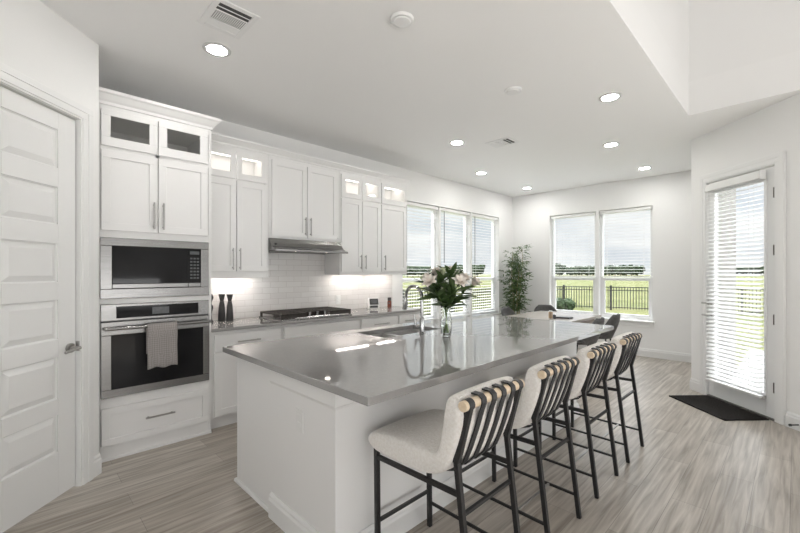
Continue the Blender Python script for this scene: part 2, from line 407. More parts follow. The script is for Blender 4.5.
def casing(name, X, u0, u1, zt, w, side, label):           # side: sign of local y towards the room
    mb = MB()
    for a, b_, th in ((0, w, .014), (.012, w - .02, .020), (w * .55, w - .004, .024)):
        def bx(x0, x1, z0, z1):
            y = sorted((0, side * th)); mb.box(x0, x1, y[0], y[1], z0, z1, X)
        bx(u0 - b_, u0 - a, 0, zt + a); bx(u1 + a, u1 + b_, 0, zt + a); bx(u0 - b_, u1 + b_, zt + a, zt + b_)
    return struct(mb.build(name, 'trim', bevel=.002), label, 'trim')

# pantry door: six raised panels
casing('trim_1', QX, .172, .803, 2.452, .10, 1, 'white moulded casing around the pantry door')
struct(MB().box(.160, .172, -.12, .0, 0, 2.462, QX).box(.803, .815, -.12, 0, 0, 2.462, QX).box(.172, .803, -.12, 0, 2.450, 2.462, QX).build('trim_2', 'trim'), 'white door jamb of the pantry', 'trim')
d1 = thing('door_1', 'white six-panel pantry door with a lever handle', 'door', (*QC, 0), -PI / 4); struct(d1)
DU0, DU1 = .175, .800
mb = MB()
rows = [(.297, .528), (.63, .894), (1.008, 1.256), (1.368, 1.613), (1.733, 1.967), (2.09, 2.332)]
PU0, PU1 = .311, .664
mb.box(DU0 + .006, PU0, -.055, -.016, .012, 2.441, QX); mb.box(PU1, DU1, -.055, -.016, .012, 2.441, QX)
zz = .012
for a, b_ in rows + [(2.441, 2.441)]:
    mb.box(PU0, PU1, -.055, -.016, zz, a, QX); zz = b_
mb.build('leaf', 'door', d1, bevel=.002)
for a, b_ in rows:                                         # raised field with a bevelled margin
    pm = MB(); i = .042
    P = [(PU0, -.026, a), (PU1, -.026, a), (PU1, -.026, b_), (PU0, -.026, b_),
         (PU0 + .008, -.031, a + .008), (PU1 - .008, -.031, a + .008), (PU1 - .008, -.031, b_ - .008), (PU0 + .008, -.031, b_ - .008),
         (PU0 + i, -.017, a + i), (PU1 - i, -.017, a + i), (PU1 - i, -.017, b_ - i), (PU0 + i, -.017, b_ - i)]
    P = [QX @ Vector(p) for p in P]
    F = [(8, 9, 10, 11)]
    for k in (0, 4): F += [(k + j, k + (j + 1) % 4, k + 4 + (j + 1) % 4, k + 4 + j) for j in range(4)]
    pm._add(P, F); pm.build('panel', 'door', d1)
hd = MB(); 
hd.cyl(QX @ Vector((.232, -.012, .937)), QX @ Vector((.232, .002, .937)), .031, n=24)
hd.cyl(QX @ Vector((.232, 0, .937)), QX @ Vector((.232, .05, .937)), .011)
hd.tube([QX @ Vector(p) for p in ((.222, .048, .937), (.25, .052, .938), (.29, .052, .932), (.335, .05, .924))], [.011, .010, .009, .008])
smooth_angle(hd.build('lever_handle', 'nickel', d1))
MB().box(.164, .176, -.02, .004, .905, .972, QX).build('strike_plate', 'nickel', d1, bevel=.002)

# patio door
casing('trim_3', PX, .250, 1.047, 2.468, .10, -1, 'white moulded casing around the patio door')
struct(MB().box(.235, .252, 0, .065, 0, 2.475, PX).box(1.045, 1.062, 0, .065, 0, 2.475, PX).box(.252, 1.045, 0, .065, 2.462, 2.475, PX).build('trim_4', 'trim'), 'white jamb of the patio door', 'trim')
d2 = thing('door_2', 'white full-glass patio door in the angled wall', 'door', (*PC, 0), math.radians(-43)); struct(d2)
mb = MB()
def pbox(m_, a, b_, c, d, e_, f): m_.box(a, b_, c, d, e_, f, PX)
for a in ((.2565, .330, .018, 2.456), (.945, 1.040, .018, 2.456), (.330, .945, .018, .225), (.330, .945, 2.34, 2.456)): pbox(mb, a[0], a[1], .005, .045, a[2], a[3])
mb.build('leaf', 'door', d2, bevel=.003)
mb = MB()
for a in ((.318, .345, .213, 2.352), (.930, .957, .213, 2.352), (.345, .930, .213, .240), (.345, .930, 2.325, 2.352)): pbox(mb, a[0], a[1], -.003, .006, a[2], a[3])
mb.build('glazing_bead', 'door', d2, bevel=.002)
MB().box(.330, .945, .022, .028, .225, 2.34, PX).build('pane', 'pane', d2)
for z in (.32, .975, 1.646, 2.20):
    MB().box(1.033, 1.0465, -.014, .004, z - .05, z + .05, PX).build('hinge', 'hinge', d2, bevel=.002)
mb = MB(); V = lambda u, v, z: PX @ Vector((u, v, z))
mb.cyl(V(.282, .005, .945), V(.282, -.008, .945), .026, n=20); mb.cyl(V(.282, 0, .945), V(.282, -.088, .945), .010)
mb.tube([V(.272, -.086, .945), V(.31, -.088, .945), V(.375, -.084, .940)], [.010, .010, .009])
smooth_angle(mb.build('lever_handle', 'nickel', d2))
mb = MB(); mb.cyl(V(.282, .005, 1.08), V(.282, -.016, 1.08), .026, n=20); mb.cyl(V(.282, -.01, 1.08), V(.282, -.08, 1.08), .009); mb.box(.262, .318, -.090, -.078, 1.070, 1.090, PX)
smooth_angle(mb.build('deadbolt', 'nickel', d2))
MB().box(.252, 1.045, -.012, .10, 0, .016, PX).build('threshold', M['steeldark'], d2)

# ------------------------------------------------------------------ windows and blinds
XL = Matrix(((0, 1, 0, 0), (1, 0, 0, 0), (0, 0, 1, 0), (0, 0, 0, 1)))    # (u, v, z) -> x = v, y = u ; v negative is outwards
XB = Matrix(((1, 0, 0, 0), (0, -1, 0, 7.13), (0, 0, 1, 0), (0, 0, 0, 1)))  # x = u, y = 7.13 - v
def window(name, X, u0, u1, label):
    w = thing(name, label, 'window', tuple(X @ Vector(((u0 + u1) / 2, -.1, .6)))); struct(w)
    z0, z1 = .605, 2.555
    mb = MB()
    for a in ((u0, u0 + .045, z0, z1), (u1 - .045, u1, z0, z1), (u0 + .045, u1 - .045, z0, z0 + .05), (u0 + .045, u1 - .045, z1 - .05, z1)):
        mb.box(a[0], a[1], -.145, -.085, a[2], a[3], X)
    mb.build('frame', 'vinyl', w, bevel=.003)
    mb = MB(); mb.box(u0 + .045, u1 - .045, -.135, -.09, 1.283, 1.337, X)
    for a in ((u0 + .045, u0 + .075, .655, 1.283), (u1 - .075, u1 - .045, .655, 1.283), (u0 + .075, u1 - .075, .655, .69)): mb.box(a[0], a[1], -.13, -.095, a[2], a[3], X)
    mb.build('sash', 'vinyl', w, bevel=.003)
    MB().box(u0 + .075, u1 - .075, -.116, -.111, .69, 1.283, X).build('lower_pane', 'pane', w)
    MB().box(u0 + .045, u1 - .045, -.126, -.121, 1.337, 2.505, X).build('upper_pane', 'pane', w)
    return w
def blind(label, X, u0, u1, z0, z1, v, group, pitch=.052, tilt=4, depth=.050, wand=True, head=.05):
    t = thing('window_blind', label, 'blind', tuple(X @ Vector(((u0 + u1) / 2, v, z0))), 0, group)
    MB().box(u0, u1, v - .028, v + .028, z1 - head, z1, X).build('headrail', 'blind', t, bevel=.003)
    mb = MB(); z = z1 - head - .03; T = math.radians(tilt)
    while z > z0 + .05:
        dy, dz = depth / 2 * math.cos(T), depth / 2 * math.sin(T); th = .0021
        P = [X @ Vector(p) for p in ((u0 + .004, v - dy, z + dz - th), (u1 - .004, v - dy, z + dz - th), (u1 - .004, v + dy, z - dz - th), (u0 + .004, v + dy, z - dz - th),
             (u0 + .004, v - dy, z + dz + th), (u1 - .004, v - dy, z + dz + th), (u1 - .004, v + dy, z - dz + th), (u0 + .004, v + dy, z - dz + th))]
        mb._add(P, [(0, 3, 2, 1), (4, 5, 6, 7), (0, 1, 5, 4), (1, 2, 6, 5), (2, 3, 7, 6), (3, 0, 4, 7)])
        z -= pitch
    mb.build('slats', 'blind', t)
    MB().box(u0, u1, v - .026, v + .026, z0, z0 + .022, X).build('bottom_rail', 'blind', t, bevel=.003)
    for u in (u0 + .12, u1 - .12):
        mb = MB()
        for s_ in (-1, 1): mb.cyl(X @ Vector((u, v + s_ * depth * .52, z0 + .01)), X @ Vector((u, v + s_ * depth * .52, z1 - head)), .0014, n=5)
        mb.build('ladder_cord', 'blind', t)
    if wand:
        MB().cyl(X @ Vector((u0 + .07, v + .045, z1 - .06)), X @ Vector((u0 + .07, v + .045, z1 - .95)), .006, n=8).build('tilt_wand', 'wand', t)
    return t
LW = [(3.785, 4.675), (4.72, 5.60), (5.645, 6.58)]
for k, (a, b_) in enumerate(LW):
    window('window_%d' % (k + 1), XL, a, b_, ['kitchen window nearest the wall cabinets', 'middle window of the three beyond the kitchen cabinets', 'kitchen-side window nearest the room corner'][k])
    blind(['white horizontal blind on the window nearest the wall cabinets', 'white horizontal blind on the middle window of the left wall',
           'white horizontal blind on the left-wall window nearest the corner plant'][k], XL, a + .012, b_ - .012, .63, 2.55, -.045, 'blinds on the left wall windows')
struct(MB().box(-.10, -.004, 4.675, 4.72, .60, 2.56).box(-.10, -.004, 5.60, 5.645, .60, 2.56).build('trim_5', 'trim', bevel=.003), 'white mullion posts between the left windows', 'trim')
for k, (a, b_) in enumerate([(.827, 1.690), (1.745, 2.592)]):
    window('window_%d' % (k + 4), XB, a, b_, ['left half of the back wall window', 'right half of the back wall window'][k])
    blind(['white horizontal blind on the left half of the back window', 'white horizontal blind on the right half of the back window'][k],
          XB, a + .012, b_ - .012, 1.345, 2.55, -.045, 'blinds on the back window', wand=False)
struct(MB().box(1.690, 1.745, 7.134, 7.23, .60, 2.56).build('trim_6', 'trim', bevel=.003), 'white mullion post in the back window', 'trim')
struct(MB().box(.79, 2.63, 7.085, 7.23, .575, .605).box(.81, 2.61, 7.112, 7.13, .50, .575).build('trim_7', 'trim', bevel=.004), 'white sill and apron under the back window', 'trim')
struct(MB().box(-.10, .045, 3.75, 6.615, .575, .605).box(0, .018, 3.77, 6.595, .50, .575).build('trim_8', 'trim', bevel=.004), 'white sill and apron under the left windows', 'trim')
# blind on the patio door
XD = PX @ Matrix(((1, 0, 0, 0), (0, -1, 0, 0), (0, 0, 1, 0), (0, 0, 0, 1)))    # v positive towards the room
bl = blind('white horizontal blind hung on the patio door glass', XD, .292, .957, .195, 2.43, .042, None, pitch=.044, tilt=20, wand=False, head=.075)
MB().cyl(XD @ Vector((.335, .072, 2.36)), XD @ Vector((.335, .072, 1.52)), .004, n=8).build('tilt_wand', 'blind', bl)
for a in (.286, .958): MB().box(a, a + .006, .01, .075, 2.345, 2.435, XD).build('bracket', 'blind', bl, bevel=.002)
MB().box(.93, .965, .01, .05, .19, .215, XD).build('hold_down_clip', 'nickel', bl, bevel=.002)

# ------------------------------------------------------------------ outdoors
struct(MB().box(-260, 260, -40, 320, -.42, -.30).build('ground', 'grass'), 'mown green lawn running out to the field', 'lawn')
struct(MB().extrude([(3.66, 5.55), (4.6, 4.62), (9.2, 4.62), (9.2, 9.6), (3.66, 9.6)], -.28, -.06, 'z').build('patio_slab', 'concrete'), 'pale concrete patio outside the door', 'patio')
fn = thing('metal_fence', 'black metal picket fence around the back lawn', 'fence', (-3.65, 18.6, -.3))
FP = [(9.0, 22.6), (7.2, 22.0), (5.0, 21.3), (2.75, 20.6), (.5, 19.9), (-1.74, 19.19), (-3.65, 18.58), (-4.25, 16.5), (-4.8, 14.2), (-5.3, 11.9), (-5.8, 9.6), (-6.3, 7.3), (-6.8, 5.0), (-7.3, 2.7)]
GT = .77
for p in FP: MB().box(p[0] - .04, p[0] + .04, p[1] - .04, p[1] + .04, -.3, GT + .06).build('post', 'fence', fn)
for a, b_ in zip(FP, FP[1:]):
    a, b_ = Vector(a), Vector(b_); d = b_ - a
    mb = MB()
    for z in (-.18, GT - .16, GT - .02): mb.bar((*a, z), (*b_, z), .03, .035)
    mb.build('rail', 'fence', fn)
    mb = MB(); n = max(3, int(d.length / .11))
    for i in range(1, n):
        p = a + d * (i / n); mb.box(p.x - .013, p.x + .013, p.y - .013, p.y + .013, -.26, GT)
    mb.build('pickets', 'fence', fn)
def clump(mb, c, r, n, seed, squash=.8):
    rng = random.Random(seed)
    for i in range(n):
        a = rng.uniform(0, 2 * PI); q = rng.uniform(0, 1) ** .5
        p = Vector((c[0] + r * q * math.cos(a), c[1] + r * q * math.sin(a), c[2] + rng.uniform(-.5, .6) * r * squash))
        k = bmesh.ops.create_icosphere(mb.bm, subdivisions=2, radius=r * rng.uniform(.28, .46), matrix=Matrix.Translation(p))
        for v in k['verts']:
            o = v.co - p; v.co = p + o * rng.uniform(.75, 1.25)
trees = []
for k in range(2):
    t = thing('tree', 'rounded dark green tree in the tree line beyond the field', 'tree', (0, 0, -.3), 0, 'trees beyond the field')
    mb = MB(); clump(mb, (0, 0, 2.0), 1.7, 46, 11 + k, .95); mb.build('crown', 'tree', t, local=True)
    MB().cyl((0, 0, 0), (0, 0, 2.4), .22, .14, 8).build('trunk', 'bark', t, local=True)
    trees.append(t)
rng = random.Random(3)
spots = []
def ray_dir(px): 
    X = (px - 400) / 392.275; s_, c_ = math.sin(math.radians(45.274)), math.cos(math.radians(45.274))
    return Vector((-s_ + c_ * X, c_ + s_ * X))
for lo, hi, n, dist, hgt in ((568, 640, 13, 150, 1.0), (545, 562, 3, 135, 1.25), (405, 448, 8, 140, 1.0), (450, 480, 6, 140, 1.05), (705, 800, 11, 210, .85)):
    for i in range(n):
        d = ray_dir(lo + (hi - lo) * (i + .5) / n); q = dist + 12 * (i % 3)
        spots.append((4.3 + d.x * q, -.53 + d.y * q, hgt * rng.uniform(.95, 1.25) * q / 150))
for i, (x, y, s_) in enumerate(spots):
    t = trees[i] if i < 2 else copy_tree(trees[i % 2])
    t.location = (x, y, -.3); t.scale = (s_, s_, s_); t.rotation_euler = (0, 0, rng.uniform(0, 6))
sh = thing('shrub', 'low dark shrub beside the fence outside the back window', 'shrub', (-2.2, 14.6, -.3))
mb = MB(); clump(mb, (-2.2, 14.6, .12), .48, 26, 5, .6); mb.build('foliage', 'tree', sh)
MB().cyl((-2.2, 14.6, -.3), (-2.2, 14.6, .2), .04, .03, 8).build('stem', 'bark', sh)

# ------------------------------------------------------------------ oven tower
def pull_v(parent, x, y, z0, z1):
    mb = MB(); mb.box(x + .022, x + .032, y - .006, y + .006, z0, z1)
    for z in (z0 + .02, z1 - .02): mb.box(x, x + .024, y - .005, y + .005, z - .005, z + .005)
    return mb.build('handle', 'nickel', parent, bevel=.0015)
def pull_h(parent, x, y0, y1, z):
    mb = MB(); mb.box(x + .022, x + .032, y0, y1, z - .006, z + .006)
    for y in (y0 + .02, y1 - .02): mb.box(x, x + .024, y - .005, y + .005, z - .005, z + .005)
    return mb.build('handle', 'nickel', parent, bevel=.0015)
def cab_door(parent, y0, y1, z0, z1, x, hy=None, hz=None, rail=.058):
    d = MB().shaker(y0, y1, z0, z1, x, rail=rail).build('door', 'cab', parent, bevel=.0018)
    if hy is not None: pull_v(d, x + .02, hy, hz[0], hz[1])
    return d
def glass_door(parent, y0, y1, z0, z1, x, g):
    d = MB()
    d.box(x, x + .02, y0, y1, z0, g[2]).box(x, x + .02, y0, y1, g[3], z1).box(x, x + .02, y0, g[0], g[2], g[3]).box(x, x + .02, g[1], y1, g[2], g[3])
    d = d.build('door', 'cab', parent, bevel=.0018)
    MB().box(x + .006, x + .010, g[0], g[1], g[2], g[3]).build('pane', 'cabpane', d)
    return d
FX = .62
tw = thing('oven_cabinet', 'tall white cabinet housing the wall oven and microwave', 'cabinet', (.3, .33, 0))
mb = MB()
y0, y1 = -.090, .735
mb.box(.004, FX - .0182, y0, y0 + .02, .0, 2.70).box(.004, FX - .0182, y1 - .02, y1, .0, 2.70).box(.004, .02, y0, y1, .0, 2.70)
for z in (.10, .455, 1.20, 1.71, 2.37, 2.68): mb.box(.02, FX - .035, y0 + .02, y1 - .02, z, z + .02)
# face frame
for a in ((y0, -.060, 0, 2.70), (.710, y1, 0, 2.70), (-.060, .710, 0, .118), (-.060, .710, .395, .479), (-.060, .710, 1.187, 1.228), (-.060, .710, 1.697, 1.76), (-.06, .71, 2.36, 2.39), (-.06, .71, 2.655, 2.70), (.300, .330, 1.76, 2.66)):
    mb.box(FX - .018, FX - (0 if a[3] - a[2] > 2 else .0006), a[0], a[1], a[2], a[3])
mb.box(FX - .034, FX - .0185, y0 + .0201, y1 - .0201, .0, 2.372)
mb.build('carcass', 'cab', tw, bevel=.0015)
CROWN = [(0, 0), (.010, 0), (.012, .022), (.024, .034), (.050, .068), (.056, .072), (.062, .078), (.062, .10), (0, .10)]
MB().molding([(0.02, -.088), (FX, -.088), (FX, y1), (0.02, y1)][1:], [(o, 2.70 + z) for o, z in CROWN]).box(.004, FX - .001, -.088, y1 - .001, 2.7005, 2.7995).build('crown', 'cab', tw)
glass_door(tw, -.057, .311, 2.388, 2.665, FX, (.001, .255, 2.457, 2.619))
glass_door(tw, .319, .700, 2.388, 2.665, FX, (.382, .636, 2.458, 2.62))
cab_door(tw, -.057, .311, 1.750, 2.358, FX, .284, (1.778, 1.994))
cab_door(tw, .319, .700, 1.750, 2.358, FX, .350, (1.778, 1.994))
dr = MB().shaker(-.055, .706, .117, .400, FX, rail=.05).build('drawer', 'cab', tw, bevel=.0018)
pull_h(dr, FX + .02, .224, .433, .270)
MB().box(FX, FX + .012, y0, y1, 0, .020).build('shoe_trim', 'cab', tw, bevel=.003)

# microwave
FO = FX + .004
mw = thing('microwave', 'built-in stainless microwave above the wall oven', 'microwave', (.4, .32, 1.23))
MB().box(FX - .016, FX - .004, .0, .66, 1.295, 1.64).build('body', 'blackpl', mw)
mb = MB()
for a in ((-.063, .709, 1.230, 1.303), (-.063, .709, 1.634, 1.695), (-.063, .010, 1.303, 1.634), (.644, .709, 1.303, 1.634)): mb.box(FX - .01, FX + .016, *a)
mb.build('trim_kit', 'steel', mw, bevel=.003)
MB().box(FX - .003, FX + .012, .012, .540, 1.342, 1.632).build('door', 'blackglass', mw, bevel=.002)
MB().box(FX - .003, FX + .014, .012, .540, 1.308, 1.340).build('lower_bar', 'steel', mw, bevel=.002)
cp = MB().box(FX - .003, FX + .012, .544, .642, 1.342, 1.632).build('control_panel', 'blackglass', mw, bevel=.002)
MB().box(FX - .003, FX + .014, .544, .642, 1.308, 1.340).build('open_button', 'steel', mw, bevel=.002)
MB().box(FX + .012, FX + .0135, .556, .630, 1.585, 1.612).build('display', 'display', cp)
mb = MB()
for r in range(7):
    for c_ in range(3): mb.box(FX + .012, FX + .0132, .558 + c_ * .026, .576 + c_ * .026, 1.375 + r * .028, 1.389 + r * .028)
mb.build('keypad', 'display', cp)

# wall oven
ov = thing('built_in_oven', 'stainless wall oven with dark glass door under the microwave', 'oven', (.4, .32, .48))
MB().box(FX - .016, FX - .011, -.05, .70, .49, 1.17).build('body', 'blackpl', ov)
MB().box(FX - .01, FX + .016, -.060, .709, 1.060, 1.186).build('control_panel', 'steel', ov, bevel=.003)
mb = MB().box(FX + .010, FX + .0185, .036, .622, 1.078, 1.168).build('touch_panel', 'blackglass', ov, bevel=.001)
MB().box(FX + .0185, FX + .0195, .275, .395, 1.095, 1.150).build('display', 'display', mb)
od = MB()
for a in ((-.060, .709, .480, .540), (-.060, .709, .952, 1.052), (-.060, .004, .540, .952), (.657, .709, .540, .952)): od.box(FX - .01, FX + .028, *a)
od = od.build('door', 'steel', ov, bevel=.003)
MB().box(FX - .01, FX + .022, .004, .657, .540, .952).build('window', 'blackglass', od)
hm = MB(); HX = FX + .075
hm.cyl((HX, -.045, 1.005), (HX, .706, 1.005), .013, n=16)
for y in (-.02, .68): hm.box(FX + .02, HX, y - .012, y + .012, .997, 1.013)
smooth_angle(hm.build('handle', 'steel', od))
MB().box(FX - .01, FX + .01, -.06, .709, 1.052, 1.060).build('gap', 'blackpl', ov)

# towel over the handle
tm = MB(); prof = []
for i in range(20): prof.append((HX + .0155 + .004 * math.sin(i * .5), .672 + i * (.333 / 19.)))
for i in range(1, 8):
    a = PI * i / 8; prof.append((HX + .0155 * math.cos(a), 1.006 + .0165 * math.sin(a)))
for i in range(12): prof.append((HX - .0155 - .001, 1.005 - i * .02))
ny = 14; grid = []
for j in range(ny + 1):
    y = .225 + .212 * j / ny
    col = []
    for i, (x, z) in enumerate(prof):
        w_ = .0025 * math.sin(j * 1.15 + z * 9) * (1 if i < 20 else .2)
        dz = (-.006 * math.cos(j * .8)) if i < 3 else 0
        col.append(tm.bm.verts.new((x + w_ * max(0, 1.005 - z) * 6, y, z + dz)))
    grid.append(col)
for j in range(ny):
    for i in range(len(prof) - 1): tm.bm.faces.new((grid[j][i], grid[j + 1][i], grid[j + 1][i + 1], grid[j][i + 1]))
tow = tm.build('dish_towel', 'towel', None, smooth=True)
md = tow.modifiers.new('thick', 'SOLIDIFY'); md.thickness = .004; md.offset = 1
tag(tow, 'grey waffle dish towel hanging over the oven door handle', 'towel')

# ------------------------------------------------------------------ wall cabinets
UX = .33
def upper(name, label, y0, y1, z0, z1, glass, doors, group, valance=True, lit=True):
    t = thing(name, label, 'cabinet', (.17, (y0 + y1) / 2, z0), 0, group)
    mb = MB()
    mb.box(.004, UX, y0, y0 + .018, z0, z1).box(.004, UX, y1 - .018, y1, z0, z1).box(.004, .012, y0, y1, z0 + .03, z1)
    mb.box(.012, UX, y0 + .018, y1 - .018, z1 - .03, z1)
    if glass: mb.box(.012, UX - .01, y0 + .018, y1 - .018, 2.355, 2.373)
    mb.box(.012, UX - .035, y0 + .018, y1 - .018, z0 + .035, z0 + .055)
    mb.box(UX - .034, UX - .0185, y0 + .018, y1 - .018, z0 + .055, 2.355 if glass else z1 - .03)
    if valance: mb.box(UX - .018, UX - .0005, y0 + .018, y1 - .018, z0, z0 + .07)
    else: mb.box(UX - .018, UX - .0005, y0 + .018, y1 - .018, z0, z0 + .04)
    mb.box(UX - .018, UX - .0002, y0 + .018, y0 + .04, z0 + .055, z1 - .03).box(UX - .018, UX - .0002, y1 - .04, y1 - .018, z0 + .055, z1 - .03).box(UX - .018, UX, y0 + .04, y1 - .04, 2.62 if glass else 2.63, z1 - .03)
    mb.build('carcass', 'cab', t, bevel=.0015)
    for g in glass: glass_door(t, g[0], g[1], 2.368, 2.648, UX, g[2])
    for d in doors: cab_door(t, d[0], d[1], d[2], d[3], UX, d[4], d[5])
    if glass and lit: MB().box(.10, .22, y0 + .03, y1 - .03, z1 - .040, z1 - .032).build('cabinet_light', 'strip', t)
    return t
GU = 'white wall cabinets along the kitchen wall'
upper('wall_cabinet', 'white wall cabinet with two lit glass doors beside the oven cabinet', .737, 1.418, 1.375, 2.69,
      [(.745, 1.066, (.826, 1.014, 2.432, 2.594)), (1.074, 1.392, (1.128, 1.337, 2.431, 2.594))],
      [(.745, 1.066, 1.440, 2.352, 1.030, (1.458, 1.673)), (1.074, 1.392, 1.440, 2.352, 1.100, (1.458, 1.673))], GU)
upper('wall_cabinet', 'white two-door wall cabinet directly above the range hood', 1.420, 2.343, 1.800, 2.69, [],
      [(1.450, 1.876, 1.822, 2.645, 1.848, (1.850, 2.056)), (1.884, 2.300, 1.822, 2.645, 1.915, (1.850, 2.056))], GU, valance=False)
upper('wall_cabinet', 'white wall cabinet with two lit glass doors right of the range hood', 2.345, 3.022, 1.400, 2.69,
      [(2.362, 2.688, (2.426, 2.639, 2.427, 2.595)), (2.696, 3.014, (2.753, 2.965, 2.427, 2.595))],
      [(2.362, 2.688, 1.440, 2.352, 2.659, (1.470, 1.655)), (2.696, 3.014, 1.440, 2.352, 2.735, (1.470, 1.655))], GU)
upper('wall_cabinet', 'narrow white wall cabinet with one glass door next to the window', 3.024, 3.532, 1.400, 2.69,
      [(3.032, 3.512, (3.085, 3.468, 2.440, 2.600))], [(3.032, 3.512, 1.440, 2.352, 3.076, (1.460, 1.662))], GU)
struct(MB().molding([(UX, .737), (UX, 3.532), (.002, 3.532)], [(o * .85, 2.6902 + z * .8) for o, z in CROWN]).box(.002, UX - .001, .737, 3.531, 2.6905, 2.7695).build('trim_9', 'cab'), 'white crown moulding along the wall cabinet tops', 'moulding')

def light_bar(y0, y1, z, label):
    t = thing('under_cabinet_light', label, 'light', (.15, (y0 + y1) / 2, z), 0, 'lights under the wall cabinets')
    MB().box(.12, .18, y0, y1, z - .010, z).build('housing', 'trim', t)
    MB().box(.128, .172, y0 + .01, y1 - .01, z - .013, z - .0102).build('lens', 'bar', t)
light_bar(.80, 1.36, 1.409, 'slim light bar under the wall cabinet beside the oven')
light_bar(2.42, 2.96, 1.434, 'slim light bar under the wall cabinet right of the hood')
light_bar(3.08, 3.47, 1.434, 'slim light bar under the wall cabinet next to the window')

# range hood
hood = thing('range_hood', 'slim stainless range hood above the gas cooktop', 'hood', (.25, 1.88, 1.65))
HP = [(.012, 1.798), (.36, 1.798), (.375, 1.755), (.41, 1.712), (.455, 1.688), (.505, 1.678), (.505, 1.655), (.49, 1.655), (.485, 1.668), (.02, 1.668), (.012, 1.66)]
MB().extrude(HP, 1.415, 2.345, 'y').build('shell', 'steel', hood, bevel=.002)
MB().box(.10, .46, 1.46, 2.30, 1.6635, 1.667).build('filter', 'steeldark', hood)
for y in (1.70, 2.10): MB().cyl((.43, y, 1.6633), (.43, y, 1.660), .028, n=18).build('lamp', 'hoodlamp', hood)
MB().box(.37, .40, 1.46, 1.475, 1.70, 1.745).build('switch', 'blackpl', hood)

# ------------------------------------------------------------------ backsplash, base run, worktop
struct(MB().box(.0005, .009, .74, 3.55, .926, 1.66).box(.0005, .009, 1.419, 2.344, 1.66, 1.81).build('wall_backsplash', 'tile'), 'white subway tile backsplash behind the cooktop', 'tile wall')
def outlet(name, X, label, cat='outlet', sw=False):
    t = thing(name, label, cat, tuple(X @ Vector((0, 0, 0))))
    MB().box(-.036, .036, 0, .005, -.058, .058, X).build('plate', 'plate', t, bevel=.002)
    for z in (-.02, .02): MB().box(-.016, .016, .005, .008, z - .014, z + .014, X).build('socket', 'plate', t, bevel=.002)
    return t
XW = lambda y, z: Matrix(((0, 1, 0, .0095), (1, 0, 0, y), (0, 0, 1, z), (0, 0, 0, 1)))
outlet('power_outlet', XW(2.555, 1.07), 'white outlet plate on the backsplash tile right of the cooktop')

BX = .595
TOP = .925
def base(label, y0, y1, fronts, toe=True):
    t = thing('base_cabinet', label, 'cabinet', (.3, (y0 + y1) / 2, 0), 0, 'white base cabinets along the kitchen wall')
    MB().box(.002, BX, y0 + .0005, y1 - .0005, .11, .8945).build('carcass', 'cab', t, bevel=.0015)
    MB().box(.002, .545, y0 + .0005, y1 - .0005, 0, .11).build('toe_kick', 'cab', t)
    for f in fronts:
        if f[0] == 'drawer':
            d = MB().box(BX, BX + .02, f[1], f[2], .715, .862).build('drawer', 'cab', t, bevel=.0025)
            if f[3]: pull_h(d, BX + .02, f[3][0], f[3][1], .785)
        else:
            d = MB().shaker(f[1], f[2], .128, .700, BX).build('door', 'cab', t, bevel=.0018)
            pull_v(d, BX + .02, f[3], .50, .675)
    return t
base('white base cabinet with one drawer beside the oven cabinet', .737, 1.43, [('drawer', .765, 1.415, (.964, 1.186)), ('door', .765, 1.086, 1.06), ('door', 1.094, 1.415, 1.12)])
base('white base cabinet below the gas cooktop', 1.43, 2.44, [('drawer', 1.45, 2.42, None), ('door', 1.45, 1.931, 1.90), ('door', 1.939, 2.42, 1.97)])
base('white base cabinet with a drawer right of the cooktop', 2.44, 3.08, [('drawer', 2.46, 3.06, (2.65, 2.90)), ('door', 2.46, 2.756, 2.73), ('door', 2.764, 3.06, 2.79)])
base('narrow white base cabinet at the window end', 3.08, 3.53, [('drawer', 3.10, 3.51, (3.20, 3.41)), ('door', 3.10, 3.51, 3.13)])
wt = MB().box(.0005, .635, .737, 3.56, .895, TOP).build('kitchen_worktop', 'counter', None, bevel=.003)
tag(wt, 'grey quartz worktop along the kitchen wall', 'worktop')

# cooktop
ck = thing('gas_cooktop', 'stainless gas cooktop with black grates below the hood', 'cooktop', (.31, 1.89, TOP))
CY0, CY1 = 1.435, 2.35
MB().box(.06, .575, CY0, CY1, TOP, TOP + .014).build('tray', 'steel', ck, bevel=.004)
mb = MB().extrude([(.505, TOP + .014), (.572, TOP + .014), (.560, TOP + .030), (.505, TOP + .034)], 1.60, 2.18, 'y').build('control_ledge', 'steel', ck, bevel=.002)
for k in range(5):
    y = 1.69 + k * .10; kb = MB().cyl((.535, y, TOP + .030), (.540, y, TOP + .062), .021, .017, n=18)
    kb.box(.533, .547, y - .016, y + .016, TOP + .060, TOP + .070)
    smooth_angle(kb.build('knob', M['steel'], ck))
for k in range(3):
    a, b_ = CY0 + .01 + k * .300, CY0 + .01 + k * .300 + .294
    x0, x1 = .075, (.565 if k != 1 else .50)
    g = MB(); z = TOP + .062
    for y in (a + .008, b_ - .008): g.box(x0, x1, y - .009, y + .009, z - .010, z + .008)
    for x in (x0 + .008, (x0 + x1) / 2, x1 - .008): g.box(x - .009, x + .009, a, b_, z - .010, z + .008)
    for j in range(5):
        y = a + .05 + j * (b_ - a - .10) / 4; g.box(x0, x1, y - .006, y + .006, z - .004, z + .008)
    for x in (x0 + .01, x1 - .01):
        for y in (a + .01, b_ - .01): g.box(x - .01, x + .01, y - .01, y + .01, TOP + .014, z)
    g.box(x1 - .006, x1 + .001, a, b_, TOP + .024, z + .004)
    g.build('grate', 'iron', ck, bevel=.002)
for x, y in ((.19, 1.59), (.42, 1.59), (.28, 1.89), (.19, 2.19), (.42, 2.19)):
    smooth_angle(MB().cyl((x, y, TOP + .014), (x, y, TOP + .026), .045, .04, 20).cyl((x, y, TOP + .026), (x, y, TOP + .034), .03, .027, 20).build('burner', 'iron', ck))

